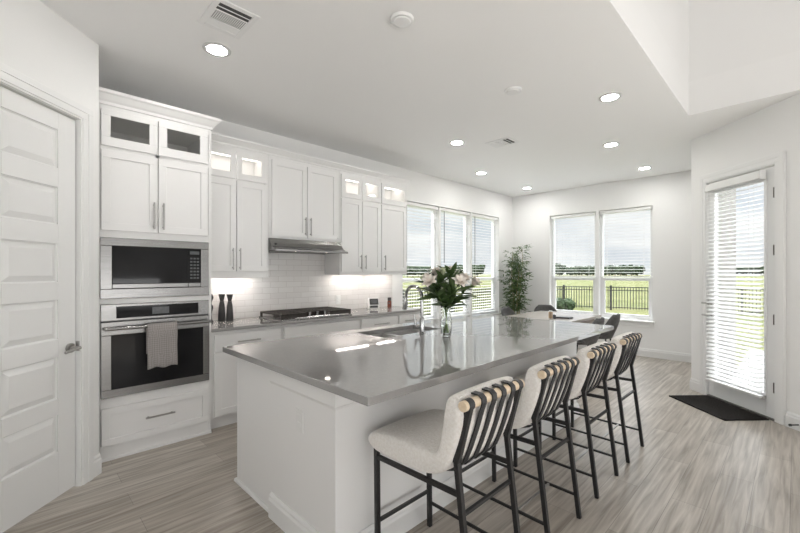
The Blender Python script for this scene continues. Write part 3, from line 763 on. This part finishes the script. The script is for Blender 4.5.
# pepper mills
def mill(x, y, prof, label, kind='pepper_mill'):
    t = thing(kind, label, 'pepper mill', (x, y, TOP), 0, None)
    smooth_angle(MB().lathe(prof[0], n=24).build('body', 'mill', t, local=True), 50)
    smooth_angle(MB().lathe(prof[1], n=24).build('head', 'mill', t, local=True), 50)
PA = ([(.034, 0), (.036, .004), (.035, .05), (.031, .12), (.027, .165), (.022, .190), (.019, .205)], [(.019, .206), (.017, .212), (.022, .232), (.029, .262), (.031, .270), (.030, .278), (.016, .279), (.001, .2791)])
mill(.10, 1.018, PA, 'left of the two tall black mills beside the oven cabinet')
mill(.155, 1.078, PA, 'right of the two tall black mills beside the oven cabinet')
PB = ([(.030, 0), (.032, .006), (.020, .03), (.016, .08), (.022, .115), (.030, .145), (.028, .165), (.018, .180)], [(.018, .181), (.014, .195), (.020, .215), (.031, .240), (.032, .255), (.020, .285), (.001, .292)])
mill(.12, .895, PB, 'turned black mill half hidden behind the oven cabinet')
# little display clock and spice jar
ckx, cky = .17, 3.03
XK = Matrix.Translation((ckx, cky, TOP)) @ Matrix.Rotation(math.radians(-25), 4, 'Z')
cl = thing('desk_clock', 'small white and black countertop clock on the worktop', 'clock', (ckx, cky, TOP), math.radians(-25))
MB().extrude([(-.05, .0), (.055, .0), (.058, .03), (.015, .155), (-.015, .155)], -.075, .075, 'y').build('housing', 'plate', cl, bevel=.006, local=True)
MB()._add([(.0585, -.062, .052), (.0585, .062, .052), (.0585, .062, .052), (.0585, -.062, .052)], []) 
RT = Matrix.Rotation(math.radians(-19), 4, 'Y')
f = MB().box(.0, .006, -.062, .062, .0, .085); f.build('bezel', 'blackpl', cl, bevel=.002, local=True, X=Matrix.Translation((.049, 0, .062)) @ RT)
f = MB().box(.006, .0075, -.040, .045, .018, .068); f.build('screen', 'display', cl, local=True, X=Matrix.Translation((.049, 0, .062)) @ RT)
f = MB().box(.054, .066, -.062, .05, .022, .050); f.build('button_bar', 'blackpl', cl, bevel=.003, local=True)
sj = thing('spice_jar', 'small red-brown jar with black lid and side handle near the window', 'jar', (.18, 3.33, TOP))
smooth_angle(MB().lathe([(.026, 0), (.030, .006), (.030, .085), (.024, .10)], n=20).build('body', 'bottle', sj, local=True))
smooth_angle(MB().lathe([(.026, .101), (.027, .104), (.027, .145), (.001, .147)], n=20).build('lid', 'blackpl', sj, local=True))
smooth_angle(MB().tube([(.02, -.022, .068), (.05, -.055, .070), (.07, -.085, .068)], [.006, .011, .005], 10).build('handle', 'blackpl', sj, local=True))

# ------------------------------------------------------------------ island
IX0, IX1, IY0, IY1 = 1.551, 3.083, .486, 3.526
isl = thing('kitchen_island', 'white panelled kitchen island base under the large grey top', 'island', (2.2, 2.0, 0))
bx0, bx1, by0, by1 = 1.600, 2.765, .575, 3.450
SX0, SX1, SY0, SY1 = 1.700, 2.055, 1.520, 2.215
mb = MB()
mb.box(bx0, SX0 - .03, by0, by1, .10, .889).box(SX1 + .03, bx1, by0, by1, 0, .889).box(SX0 - .03, SX1 + .03, by0, SY0 - .03, 0, .889).box(SX0 - .03, SX1 + .03, SY1 + .03, by1, 0, .889).box(SX0 - .03, SX1 + .03, SY0 - .03, SY1 + .03, .10, .60)
mb.box(bx0, 2.12, by0, by0 + .02, 0, .889)
mb.build('body', 'cab', isl)
MB().box(2.125, bx1 + .002, by0 - .022, by0, 0, .889).build('end_panel', 'cab', isl, bevel=.002)
MB().box(bx0, 2.125, by0 - .010, by0, 0, .889).build('side_panel', 'cab', isl, bevel=.002)
fr = [(0, .780), (.006, .780), (.010, .792), (.018, .800), (.018, .889), (0, .889)]
MB().molding([(2.125, by0 - .022), (bx1 + .003, by0 - .022), (bx1 + .003, by1)], fr).build('frieze', 'cab', isl)
MB().molding([(2.125, by0 - .022), (bx1 + .003, by0 - .022), (bx1 + .003, by1), (2.125, by1)], [(o * 1.2, z) for o, z in BASE]).build('baseboard', 'trim', isl)
MB().molding([(bx0 - .008, by1), (bx0 - .008, by0 - .010), (2.125, by0 - .010)], [(0, 0), (.014, 0), (.012, .014), (.004, .022), (0, .022)]).build('shoe_trim', 'trim', isl)
for k in range(4):                                          # doors on the cooking side
    a = by0 + .04 + k * .70; d = MB().shaker(-(a + .66), -a, .13, .86, 0, X=Matrix.Rotation(PI, 4, 'Z') @ Matrix.Translation((-bx0, 0, 0))).build('door', 'cab', isl, bevel=.0018)
XI = Matrix(((1, 0, 0, 2.446), (0, -1, 0, by0 - .0225), (0, 0, 1, .645), (0, 0, 0, 1)))
outlet('power_outlet', XI, 'white outlet on the end panel of the kitchen island')
# top with the sink cut out
mb = MB()
zs0, zs1 = .889, TOP
O = [(IX0, IY0), (IX1, IY0), (IX1, IY1), (IX0, IY1)]; I = [(SX0, SY0), (SX1, SY0), (SX1, SY1), (SX0, SY1)]
P = [(*p, z) for z in (zs0, zs1) for p in O + I]
F = []
for k in range(4):
    j = (k + 1) % 4
    F += [(8 + k, 8 + j, 12 + j, 12 + k), (k, 4 + k, 4 + j, j), (k, j, 8 + j, 8 + k), (4 + k, 12 + k, 12 + j, 4 + j)]
mb._add(P, F)
it = mb.build('island_worktop', 'counter', None, bevel=.003)
tag(it, 'large grey quartz island worktop with a sink cut-out', 'worktop')
# double-bowl sink
sk = thing('kitchen_sink', 'undermount stainless double-bowl sink in the island', 'sink', (1.88, 1.87, .70))
def bowl(y0, y1):
    m_ = MB(); x0, x1, zb, zt = SX0 + .004, SX1 - .004, .70, .888; t_ = .006
    m_.box(x0, x1, y0, y1, zb, zb + t_).box(x0, x0 + t_, y0, y1, zb + t_, zt).box(x1 - t_, x1, y0, y1, zb + t_, zt).box(x0 + t_, x1 - t_, y0, y0 + t_, zb + t_, zt).box(x0 + t_, x1 - t_, y1 - t_, y1, zb + t_, zt)
    o = m_.build('bowl', 'sinksteel', sk, bevel=.002)
    smooth_angle(MB().cyl(((x0 + x1) / 2, (y0 + y1) / 2, zb + t_), ((x0 + x1) / 2, (y0 + y1) / 2, zb + t_ + .004), .04, n=20).build('drain', 'chrome', o))
bowl(SY0 + .004, 1.815); bowl(1.845, SY1 - .004)
MB().box(SX0 + .004, SX1 - .004, 1.8152, 1.8448, .78, .886).build('divider', 'sinksteel', sk, bevel=.002)
# faucet
fx, fy = 2.105, 1.895
fc = thing('kitchen_faucet', 'tall chrome gooseneck faucet behind the island sink', 'faucet', (fx, fy, TOP))
smooth_angle(MB().lathe([(.030, 0), (.030, .006), (.022, .012), (.021, .11), (.016, .13), (.014, .135)], (fx, fy, TOP), 24).build('body', 'faucet', fc))
pts = [(fx, fy, TOP + .13), (fx, fy, 1.20)]
R = .095
for i in range(0, 13):
    a = PI * i / 12 * 1.02; pts.append((fx - R + R * math.cos(a), fy, 1.215 + R * 1.05 * math.sin(a)))
smooth_angle(MB().tube(pts, .0135, 14).build('spout', 'faucet', fc), 60)
q = Vector(pts[-1])
smooth_angle(MB().tube([q, q + Vector((-.004, 0, -.02)), q + Vector((-.012, 0, -.085)), q + Vector((-.014, 0, -.10))], [.0145, .017, .021, .019], 16).build('spray_head', 'faucet', fc), 60)
lv = MB().cyl((fx - .015, fy - .01, TOP + .055), (fx - .045, fy - .022, TOP + .06), .012)
lv.tube([(fx - .046, fy - .023, TOP + .055), (fx - .055, fy - .028, TOP + .11), (fx - .060, fy - .030, TOP + .15)], [.010, .007, .006], 10)
smooth_angle(lv.build('lever', 'faucet', fc))

# vase with lilies
vx, vy = 2.345, 1.915
va = thing('glass_vase', 'clear glass vase standing on the island', 'vase', (vx, vy, TOP))
outer = [(.030, 0), (.036, .004), (.042, .04), (.046, .085), (.044, .13), (.034, .175), (.030, .20), (.036, .225), (.046, .245)]
inner = [(r - .004, z) for r, z in outer[1:]]; inner[0] = (.026, .012)
smooth_angle(MB().lathe(outer + inner[::-1] + [(.0005, .012)], n=32).build('glass', 'vase', va, local=True), 70)
smooth_angle(MB().lathe([(.0005, .0125), (.0255, .0125), (.037, .04), (.0412, .085), (.0400, .115), (.0005, .115)], n=28).build('water', 'water', va, local=True), 50)
bq = thing('flower_bouquet', 'bouquet of blush lilies and dark green leaves in the glass vase', 'flowers', (vx, vy, TOP + .02))
rng = random.Random(21)
def leaf(mb, base, d, length, width, droop, rng):
    d = Vector(d).normalized(); side = d.cross(Vector((0, 0, 1)))
    if side.length < .05: side = Vector((1, 0, 0))
    side.normalize(); up = side.cross(d)
    tw_ = rng.uniform(-.7, .7); side = (side * math.cos(tw_) + up * math.sin(tw_)).normalized()
    n = 6; prev = None; p = Vector(base)
    for i in range(n + 1):
        s_ = i / n; w_ = width * math.sin(PI * (s_ * .92 + .08)) ** .9 * .5 + .0006
        row = [mb.bm.verts.new(p - side * w_), mb.bm.verts.new(p + Vector((0, 0, -.15 * w_))), mb.bm.verts.new(p + side * w_)]
        if prev:
            for k in (0, 1): mb.bm.faces.new((prev[k], prev[k + 1], row[k + 1], row[k]))
        prev = row
        dd = d + Vector((0, 0, -droop * s_)); dd.normalize(); p = p + dd * (length / n)
st = MB(); lf = MB(); heads = []
for k in range(13):
    a = 2 * PI * k / 13 + rng.uniform(-.2, .2); q = .06 + .19 * ((k * 5) % 13) / 13
    top = Vector((q * math.cos(a), q * math.sin(a), .50 - q * .55 + rng.uniform(-.02, .03)))
    b0 = Vector((-.014 * math.cos(a), -.014 * math.sin(a), .008)); mid = Vector((.010 * math.cos(a), .010 * math.sin(a), .19))
    path = [b0, b0.lerp(mid, .5), mid, mid.lerp(top, .5) + Vector((0, 0, .015)), top]
    st.tube(path, .0032, 6)
    heads.append((top, (top - mid).normalized()))
    for j in range(13):
        s_ = rng.uniform(.05, .95); p = mid.lerp(top, s_); b_ = rng.uniform(0, 2 * PI)
        dirv = (top - mid).normalized() * rng.uniform(.2, .9) + Vector((math.cos(b_), math.sin(b_), rng.uniform(-.35, .35))) * .8
        leaf(lf, p, dirv, rng.uniform(.12, .20), rng.uniform(.028, .046), rng.uniform(.1, .7), rng)
st.build('stems', 'stem', bq, local=True, smooth=True)
lf.build('leaves', 'leaf', bq, local=True, smooth=True)
def bloom(c, d, r, openness, m_, name):
    mb = MB(); d = Vector(d).normalized(); a0 = d.orthogonal().normalized(); b0 = d.cross(a0)
    for ring, cnt in ((0, 6), (1, 6)):
        for k in range(cnt):
            a = 2 * PI * (k + .5 * ring) / cnt; rad = a0 * math.cos(a) + b0 * math.sin(a); sd = d.cross(rad)
            op = openness * (.55 if ring else 1.0); prev = None
            for i in range(6):
                s_ = i / 5; ang = op * (.25 + .9 * s_)
                p = Vector(c) + (d * math.cos(ang) + rad * math.sin(ang)) * (r * 1.25 * s_)
                w_ = r * .42 * math.sin(PI * (.12 + .84 * s_))
                row = [mb.bm.verts.new(p - sd * w_), mb.bm.verts.new(p + rad * (w_ * .25)), mb.bm.verts.new(p + sd * w_)]
                if prev:
                    for q_ in (0, 1): mb.bm.faces.new((prev[q_], prev[q_ + 1], row[q_ + 1], row[q_]))
                prev = row
    mb.build(name, m_, bq, local=True, smooth=True)
for k, (p, d) in enumerate(heads):
    if k % 4 == 3: bloom(p, d, .045, .35, 'bud', 'bud')
    else: bloom(p, d, rng.uniform(.052, .066), .95, 'petal', 'bloom')

# ------------------------------------------------------------------ bar stools (local x towards the back)
GS = 'bar stools along the island'
def make_stool(label):
    t = thing('bar_stool', label, 'bar stool', (0, 0, 0), 0, GS)
    hw = .195; w = .023
    # cushion: one bent pad, side profile swept across with soft ends
    prof = [(-.330, .600), (-.318, .638), (-.27, .664), (-.15, .682), (0, .676), (.085, .668), (.118, .676), (.134, .72), (.148, .80), (.158, .88), (.172, .926), (.205, .940), (.236, .926),
            (.258, .865), (.237, .78), (.207, .695), (.182, .634), (.140, .590), (.08, .568), (0, .558), (-.07, .556), (-.15, .554), (-.22, .556), (-.29, .562)]
    n = len(prof); cx = [sum(p[i] for p in prof) / n for i in (0, 1)]
    mb = MB(); rows = []
    stations = [(-.233, .020), (-.229, .010), (-.215, .003), (-.19, 0), (-.1, -.003), (0, -.005), (.1, -.003), (.19, 0), (.215, .003), (.229, .010), (.233, .020)]
    for y, inset in stations:
        row = []
        for i in range(n):
            a, b_, c_ = prof[i - 1], prof[i], prof[(i + 1) % n]
            dx, dz = c_[0] - a[0], c_[1] - a[1]; l = math.hypot(dx, dz); nx, nz = dz / l, -dx / l     # inward for this winding
            row.append(mb.bm.verts.new((b_[0] + nx * inset, y, b_[1] + nz * inset)))
        rows.append(row)
    for A, B in zip(rows, rows[1:]):
        for k in range(n): mb.bm.faces.new((A[k], A[(k + 1) % n], B[(k + 1) % n], B[k]))
    for r_ in (rows[0], rows[-1]):
            for i in range(n // 2 - 1): mb.bm.faces.new((r_[i], r_[i + 1], r_[n - 2 - i], r_[n - 1 - i]))
    mb.build('cushion', 'boucle', t, local=True, smooth=True, sub=1)
    for s_ in (-1, 1):
        y = s_ * hw
        MB().bar((-.280, y, 0), (-.288, y, .562), w, up=(1, 0, 0)).build('front_leg', 'blackmetal', t, local=True, bevel=.002)
        l = MB().bar((.286, y, 0), (.204, y, .665), w, up=(1, 0, 0)); l.bar((.203, y, .655), (.268, y, .905), w * 1.15, up=(1, 0, 0))
        l.build('back_leg', 'blackmetal', t, local=True, bevel=.002)
        MB().bar((-.287, y, .520), (.212, y, .530), .016, .022).build('side_rail', 'blackmetal', t, local=True, bevel=.002)
        MB().bar((-.281, y, .135), (.268, y, .128), .014).build('stretcher', 'blackmetal', t, local=True, bevel=.002)
    MB().bar((-.283, -hw, .200), (-.283, hw, .200), .016).build('footrest', 'blackmetal', t, local=True, bevel=.002)
    MB().bar((.225, -hw, .447), (.225, hw, .447), .016).build('back_stretcher', 'blackmetal', t, local=True, bevel=.002)
    MB().bar((.105, -hw, .131), (.105, hw, .131), .012).build('cross_brace', 'nickel', t, local=True, bevel=.002)
    MB().bar((-.288, -hw, .548), (-.288, hw, .548), .016).build('seat_rail', 'blackmetal', t, local=True, bevel=.002)
    smooth_angle(MB().cyl((.258, -.232, .905), (.258, .232, .905), .0215, n=20).build('dowel', 'dowel', t, local=True, bevel=.003))
    path = [(.230, .932), (.250, .9305), (.266, .931), (.281, .918), (.2835, .900), (.272, .868), (.245, .78), (.214, .692), (.188, .630), (.145, .583), (.083, .561), (.01, .551)]
    for k in range(4):
        y = -.117 + k * .078; mb = MB(); prev = None
        for i, p in enumerate(path):
            a, c_ = path[max(0, i - 1)], path[min(len(path) - 1, i + 1)]; dx, dz = c_[0] - a[0], c_[1] - a[1]; l = math.hypot(dx, dz)
            nx, nz = -dz / l * .003, dx / l * .003
            row = [mb.bm.verts.new(v) for v in ((p[0] - nx, y - .0165, p[1] - nz), (p[0] - nx, y + .0165, p[1] - nz), (p[0] + nx, y + .0165, p[1] + nz), (p[0] + nx, y - .0165, p[1] + nz))]
            if prev:
                for j in range(4): mb.bm.faces.new((prev[j], prev[(j + 1) % 4], row[(j + 1) % 4], row[j]))
            else: mb.bm.faces.new(row[::-1])
            prev = row
        mb.bm.faces.new(prev); mb.build('strap', 'strap', t, local=True, smooth=False)
    for s_ in (-1, 1):                                      # strap wound over the dowel beside each leg
        smooth_angle(MB().cyl((.258, s_ * hw - .017, .905), (.258, s_ * hw + .017, .905), .0245, n=20).build('strap_loop', 'strap', t, local=True))
    return t
stool = make_stool('cream bar stool with striped strap back nearest the camera')
SL = ['cream bar stool with striped strap back nearest the camera', 'cream strap-back bar stool second from the near end of the island',
      'cream strap-back bar stool third from the near end of the island', 'cream strap-back bar stool at the far end of the island']
for k, (y, rz) in enumerate(((.948, 0), (1.620, 0), (2.300, 0), (2.957, 0))):
    o = stool if k == 0 else copy_tree(stool)
    o['label'] = SL[k]; o.location = (3.122, y, 0); o.rotation_euler = (0, 0, rz)

# ------------------------------------------------------------------ dining corner
dt = thing('dining_table', 'rectangular wood dining table by the back window, glare-pale top', 'table', (1.6, 5.31, 0))
MB().box(1.10, 2.11, 4.45, 6.17, .712, .752).build('tabletop', 'tabletop', dt, bevel=.004)
MB().frame(1.17, 2.03, 4.53, 6.09, .03, .62, .712, X=Matrix(((0, 1, 0, 0), (0, 0, 1, 0), (1, 0, 0, 0), (0, 0, 0, 1)))).build('apron', 'table', dt)
for x in (1.20, 2.0):
    for y in (4.56, 6.06): MB().cyl((x, y, 0), (x, y, .712), .025, .035, 12).build('leg', 'table', dt)
def make_chair(label):
    t = thing('dining_chair', label, 'chair', (0, 0, 0), 0, 'charcoal chairs around the dining table')
    # moulded shell: seat pan flowing into a rounded wrap-around back (local +x is the front)
    mb = MB(); rows = []
    nv, nu = 14, 12
    for j in range(nv + 1):
        s_ = j / nv; row = []
        for i in range(nu + 1):
            u = -1 + 2 * i / nu
            if s_ < .5:
                q = s_ / .5; x = .22 - .36 * q; w_ = .20 + .03 * q; z = .455 - .015 * math.sin(PI * q) + .05 * abs(u) ** 3 * q + .0 ; xx = x
            else:
                q = (s_ - .5) / .5; z = .455 + .36 * q + .05 * abs(u) ** 3 * (1 - q); w_ = .23 * math.sqrt(max(0, 1 - (q * .93) ** 3.2)) ; xx = -.14 - .085 * math.sin(q * PI / 2) - .03 * q
                xx += .13 * abs(u) ** 2 * (1 - .55 * q)
            row.append(mb.bm.verts.new((xx, u * w_, z)))
        rows.append(row)
    for A, B in zip(rows, rows[1:]):
        for i in range(nu): mb.bm.faces.new((A[i], A[i + 1], B[i + 1], B[i]))
    o = mb.build('shell', 'chair', t, local=True, smooth=True)
    md = o.modifiers.new('thick', 'SOLIDIFY'); md.thickness = .018; md.offset = 0
    for x, y in ((.15, .14), (.15, -.14), (-.12, .14), (-.12, -.14)):
        MB().cyl((x * 1.35, y * 1.3, 0), (x * .8, y * .7, .45), .009, .013, 10).build('leg', 'blackmetal', t, local=True)
    return t
ch = make_chair('charcoal shell chair on the window side of the table, nearer the island')
for k, (x, y, rz, lb) in enumerate([(2.22, 5.12, PI, 'charcoal shell chair at the right side of the dining table, nearer the island'),
                                    (2.22, 5.80, PI, 'charcoal shell chair at the right side of the dining table, nearer the back window'),
                                    (.86, 5.72, 0, 'charcoal shell chair left of the dining table, nearer the left windows'),
                                    (1.08, 6.47, -.9, 'charcoal shell chair at the far table corner before the bamboo plant')]):
    o = ch if k == 0 else copy_tree(ch)
    o['label'] = lb; o.location = (x, y, 0); o.rotation_euler = (0, 0, rz)
def small_jar(x, y, r, h, m_, label, name='glass_jar'):
    t = thing(name, label, 'jar', (x, y, .752), 0, None)
    smooth_angle(MB().lathe([(r * .9, 0), (r, .005), (r, h * .75), (r * .8, h * .85)], n=18).build('body', m_, t, local=True))
    smooth_angle(MB().lathe([(r * .82, h * .851), (r * .82, h), (.001, h + .001)], n=18).build('lid', 'plate', t, local=True))
small_jar(1.72, 5.18, .030, .11, 'amber', 'tan jar on the dining table nearest the chair with the plant')
small_jar(1.80, 5.13, .022, .07, 'darkbook', 'small dark jar beside the tan jar on the dining table')
tag(MB().box(1.78, 1.98, 5.22, 5.36, .752, .772).build('book', 'darkbook', None, bevel=.003), 'dark book lying on the dining table', 'book')

# bamboo plant in the corner
px_, py_ = .36, 6.62
pl = thing('bamboo_plant', 'tall potted bamboo in the corner between the windows', 'plant', (px_, py_, 0))
pot = MB().lathe([(.13, 0), (.15, .01), (.175, .30), (.18, .32), (.165, .32), (.16, .28), (.001, .28)], n=28).build('pot', 'ceramic', pl, local=True, smooth=False); smooth_angle(pot)
MB().lathe([(.158, .279), (.158, .285), (.001, .287)], n=24).build('soil', 'soil', pl, local=True)
rng = random.Random(9); fo = MB()
for k in range(6):
    a = 2 * PI * k / 6; tx, ty = .13 * math.cos(a + .4), .13 * math.sin(a + .4); hgt = (1.92, 1.55, 1.75, 1.4, 1.85, 1.62)[k]
    pts = [Vector((.05 * math.cos(a), .05 * math.sin(a), .26)).lerp(Vector((tx, ty, hgt)), i / 5) + Vector((.012 * math.sin(i * 2 + k), .012 * math.cos(i * 1.7 + k), 0)) for i in range(6)]
    MB().tube(pts, [.011, .010, .009, .008, .006, .003], 8).build('cane', 'cane', pl, local=True, smooth=True)
    for j in range(74):
        s_ = rng.uniform(.28, 1.0); i = min(4, int(s_ * 5)); p = pts[i].lerp(pts[i + 1], s_ * 5 - i)
        b_ = rng.uniform(0, 2 * PI); tw_ = Vector((math.cos(b_), math.sin(b_), rng.uniform(.1, .7)))
        ln = rng.uniform(.05, .24) * (1.15 - .35 * s_); tip = p + tw_ * ln
        for q in range(5):
            b2 = rng.uniform(0, 2 * PI); base_ = p.lerp(tip, rng.uniform(.4, 1))
            leaf(fo, base_, tw_ * .5 + Vector((math.cos(b2), math.sin(b2), rng.uniform(-.5, .5))), rng.uniform(.07, .13), rng.uniform(.014, .024), rng.uniform(.2, 1.0), rng)
for v in fo.bm.verts:                                       # keep leaves off the walls
    v.co.x = max(v.co.x, -px_ + .03 + .1 * 0); v.co.y = min(v.co.y, 7.13 - py_ - .03)
fo.build('foliage', 'bamboo_leaf', pl, local=True, smooth=True)

# doormat
mx_ = [(3.288, 4.814), (3.57, 5.153), (4.112, 4.604), (3.816, 4.324)]
XM = PX
dm = MB().box(.262, 1.015, -.475, -.030, .0, .012, PX).build('doormat', 'mat', None, bevel=.003)
tag(dm, 'dark brown doormat on the floor before the patio door', 'doormat')
ds = thing('door_stop', 'small dark door stop on the baseboard right of the patio door', 'door stop', (4.30, 4.53, .05))
mb = MB(); u = 1.27; mb.cyl(V(u, -.012, .055), V(u, -.085, .055), .006, n=10); smooth_angle(mb.build('rod', 'blackpl', ds))
mb = MB(); mb.cyl(V(u, -.085, .055), V(u, -.10, .055), .011, n=12); smooth_angle(mb.build('tip', 'blackpl', ds))

# ------------------------------------------------------------------ ceiling fittings
SPOTS = [(1.336, .527, 'nearest the oven cabinet'), (3.088, 3.392, 'nearest the ceiling edge by the living room'), (1.323, 3.412, 'beside the far ceiling vent'),
         (2.648, 4.859, 'halfway along the right side of the nook'), (2.643, 6.441, 'nearest the back window'), (.686, 4.90, 'nearest the left windows'), (.665, 6.491, 'in the far corner above the bamboo')]
for k, (x, y, w_) in enumerate(SPOTS):
    t = thing('recessed_light', 'round white recessed ceiling light ' + w_, 'ceiling light', (x, y, H), 0, 'recessed ceiling lights')
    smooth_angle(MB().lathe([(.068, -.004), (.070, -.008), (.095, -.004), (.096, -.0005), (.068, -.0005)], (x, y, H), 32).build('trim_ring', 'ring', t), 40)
    MB().lathe([(.067, -.0006), (.067, -.004), (.0005, -.005)], (x, y, H), 32).build('lens', 'recess', t)
for x, y, w_ in ((2.524, 1.24, 'white round smoke detector on the ceiling nearest the camera'), (2.528, 2.63, 'white round smoke detector on the ceiling over the island middle')):
    t = thing('smoke_detector', w_, 'smoke detector', (x, y, H), 0, 'round detectors on the ceiling')
    smooth_angle(MB().lathe([(.076, -.0005), (.076, -.008), (.070, -.016)], (x, y, H), 32).build('base', 'trim', t), 40)
    smooth_angle(MB().lathe([(.056, -.0165), (.052, -.022), (.040, -.024), (.001, -.0245)], (x, y, H), 32).build('cover', 'trim', t), 40)
for x, y, w_ in ((1.745, .452, 'square white air vent on the ceiling near the oven cabinet'), (1.72, 3.81, 'square white air vent on the ceiling over the far end of the island')):
    t = thing('ceiling_vent', w_, 'vent', (x, y, H), 0, 'air vents in the ceiling')
    A, B = .165, .135
    mb = MB(); mb.box(x - A, x + A, y - B, y - B + .035, H - .008, H - .0005).box(x - A, x + A, y + B - .035, y + B, H - .008, H - .0005)
    mb.box(x - A, x - A + .035, y - B + .035, y + B - .035, H - .008, H - .0005).box(x + A - .035, x + A, y - B + .035, y + B - .035, H - .008, H - .0005)
    mb.box(x + .048, x + .054, y - B + .035, y + B - .035, H - .008, H - .0005).box(x - .062, x - .056, y - B + .035, y + B - .035, H - .008, H - .0005)
    mb.build('frame', 'trim', t, bevel=.002)
    MB().box(x - A + .03, x + A - .03, y - B + .03, y + B - .03, H - .0025, H - .0006).build('duct', 'slot', t)
    mb = MB()
    for k in range(6):
        xx = x - .124 + k * .0122; mb.bar((xx, y - .10, H - .005), (xx, y + .10, H - .005), .0108, .0012)
    for k in range(17):
        yy = y - .096 + k * .012; mb.bar((x - .055, yy, H - .006), (x + .048, yy, H - .006), .0078, .0012)
    for k in range(1):
        xx = x + .092; mb.bar((xx, y - .10, H - .006), (xx, y + .10, H - .006), .0012, .006)
    mb.build('louvers', 'trim', t)
bpy.context.view_layer.update()
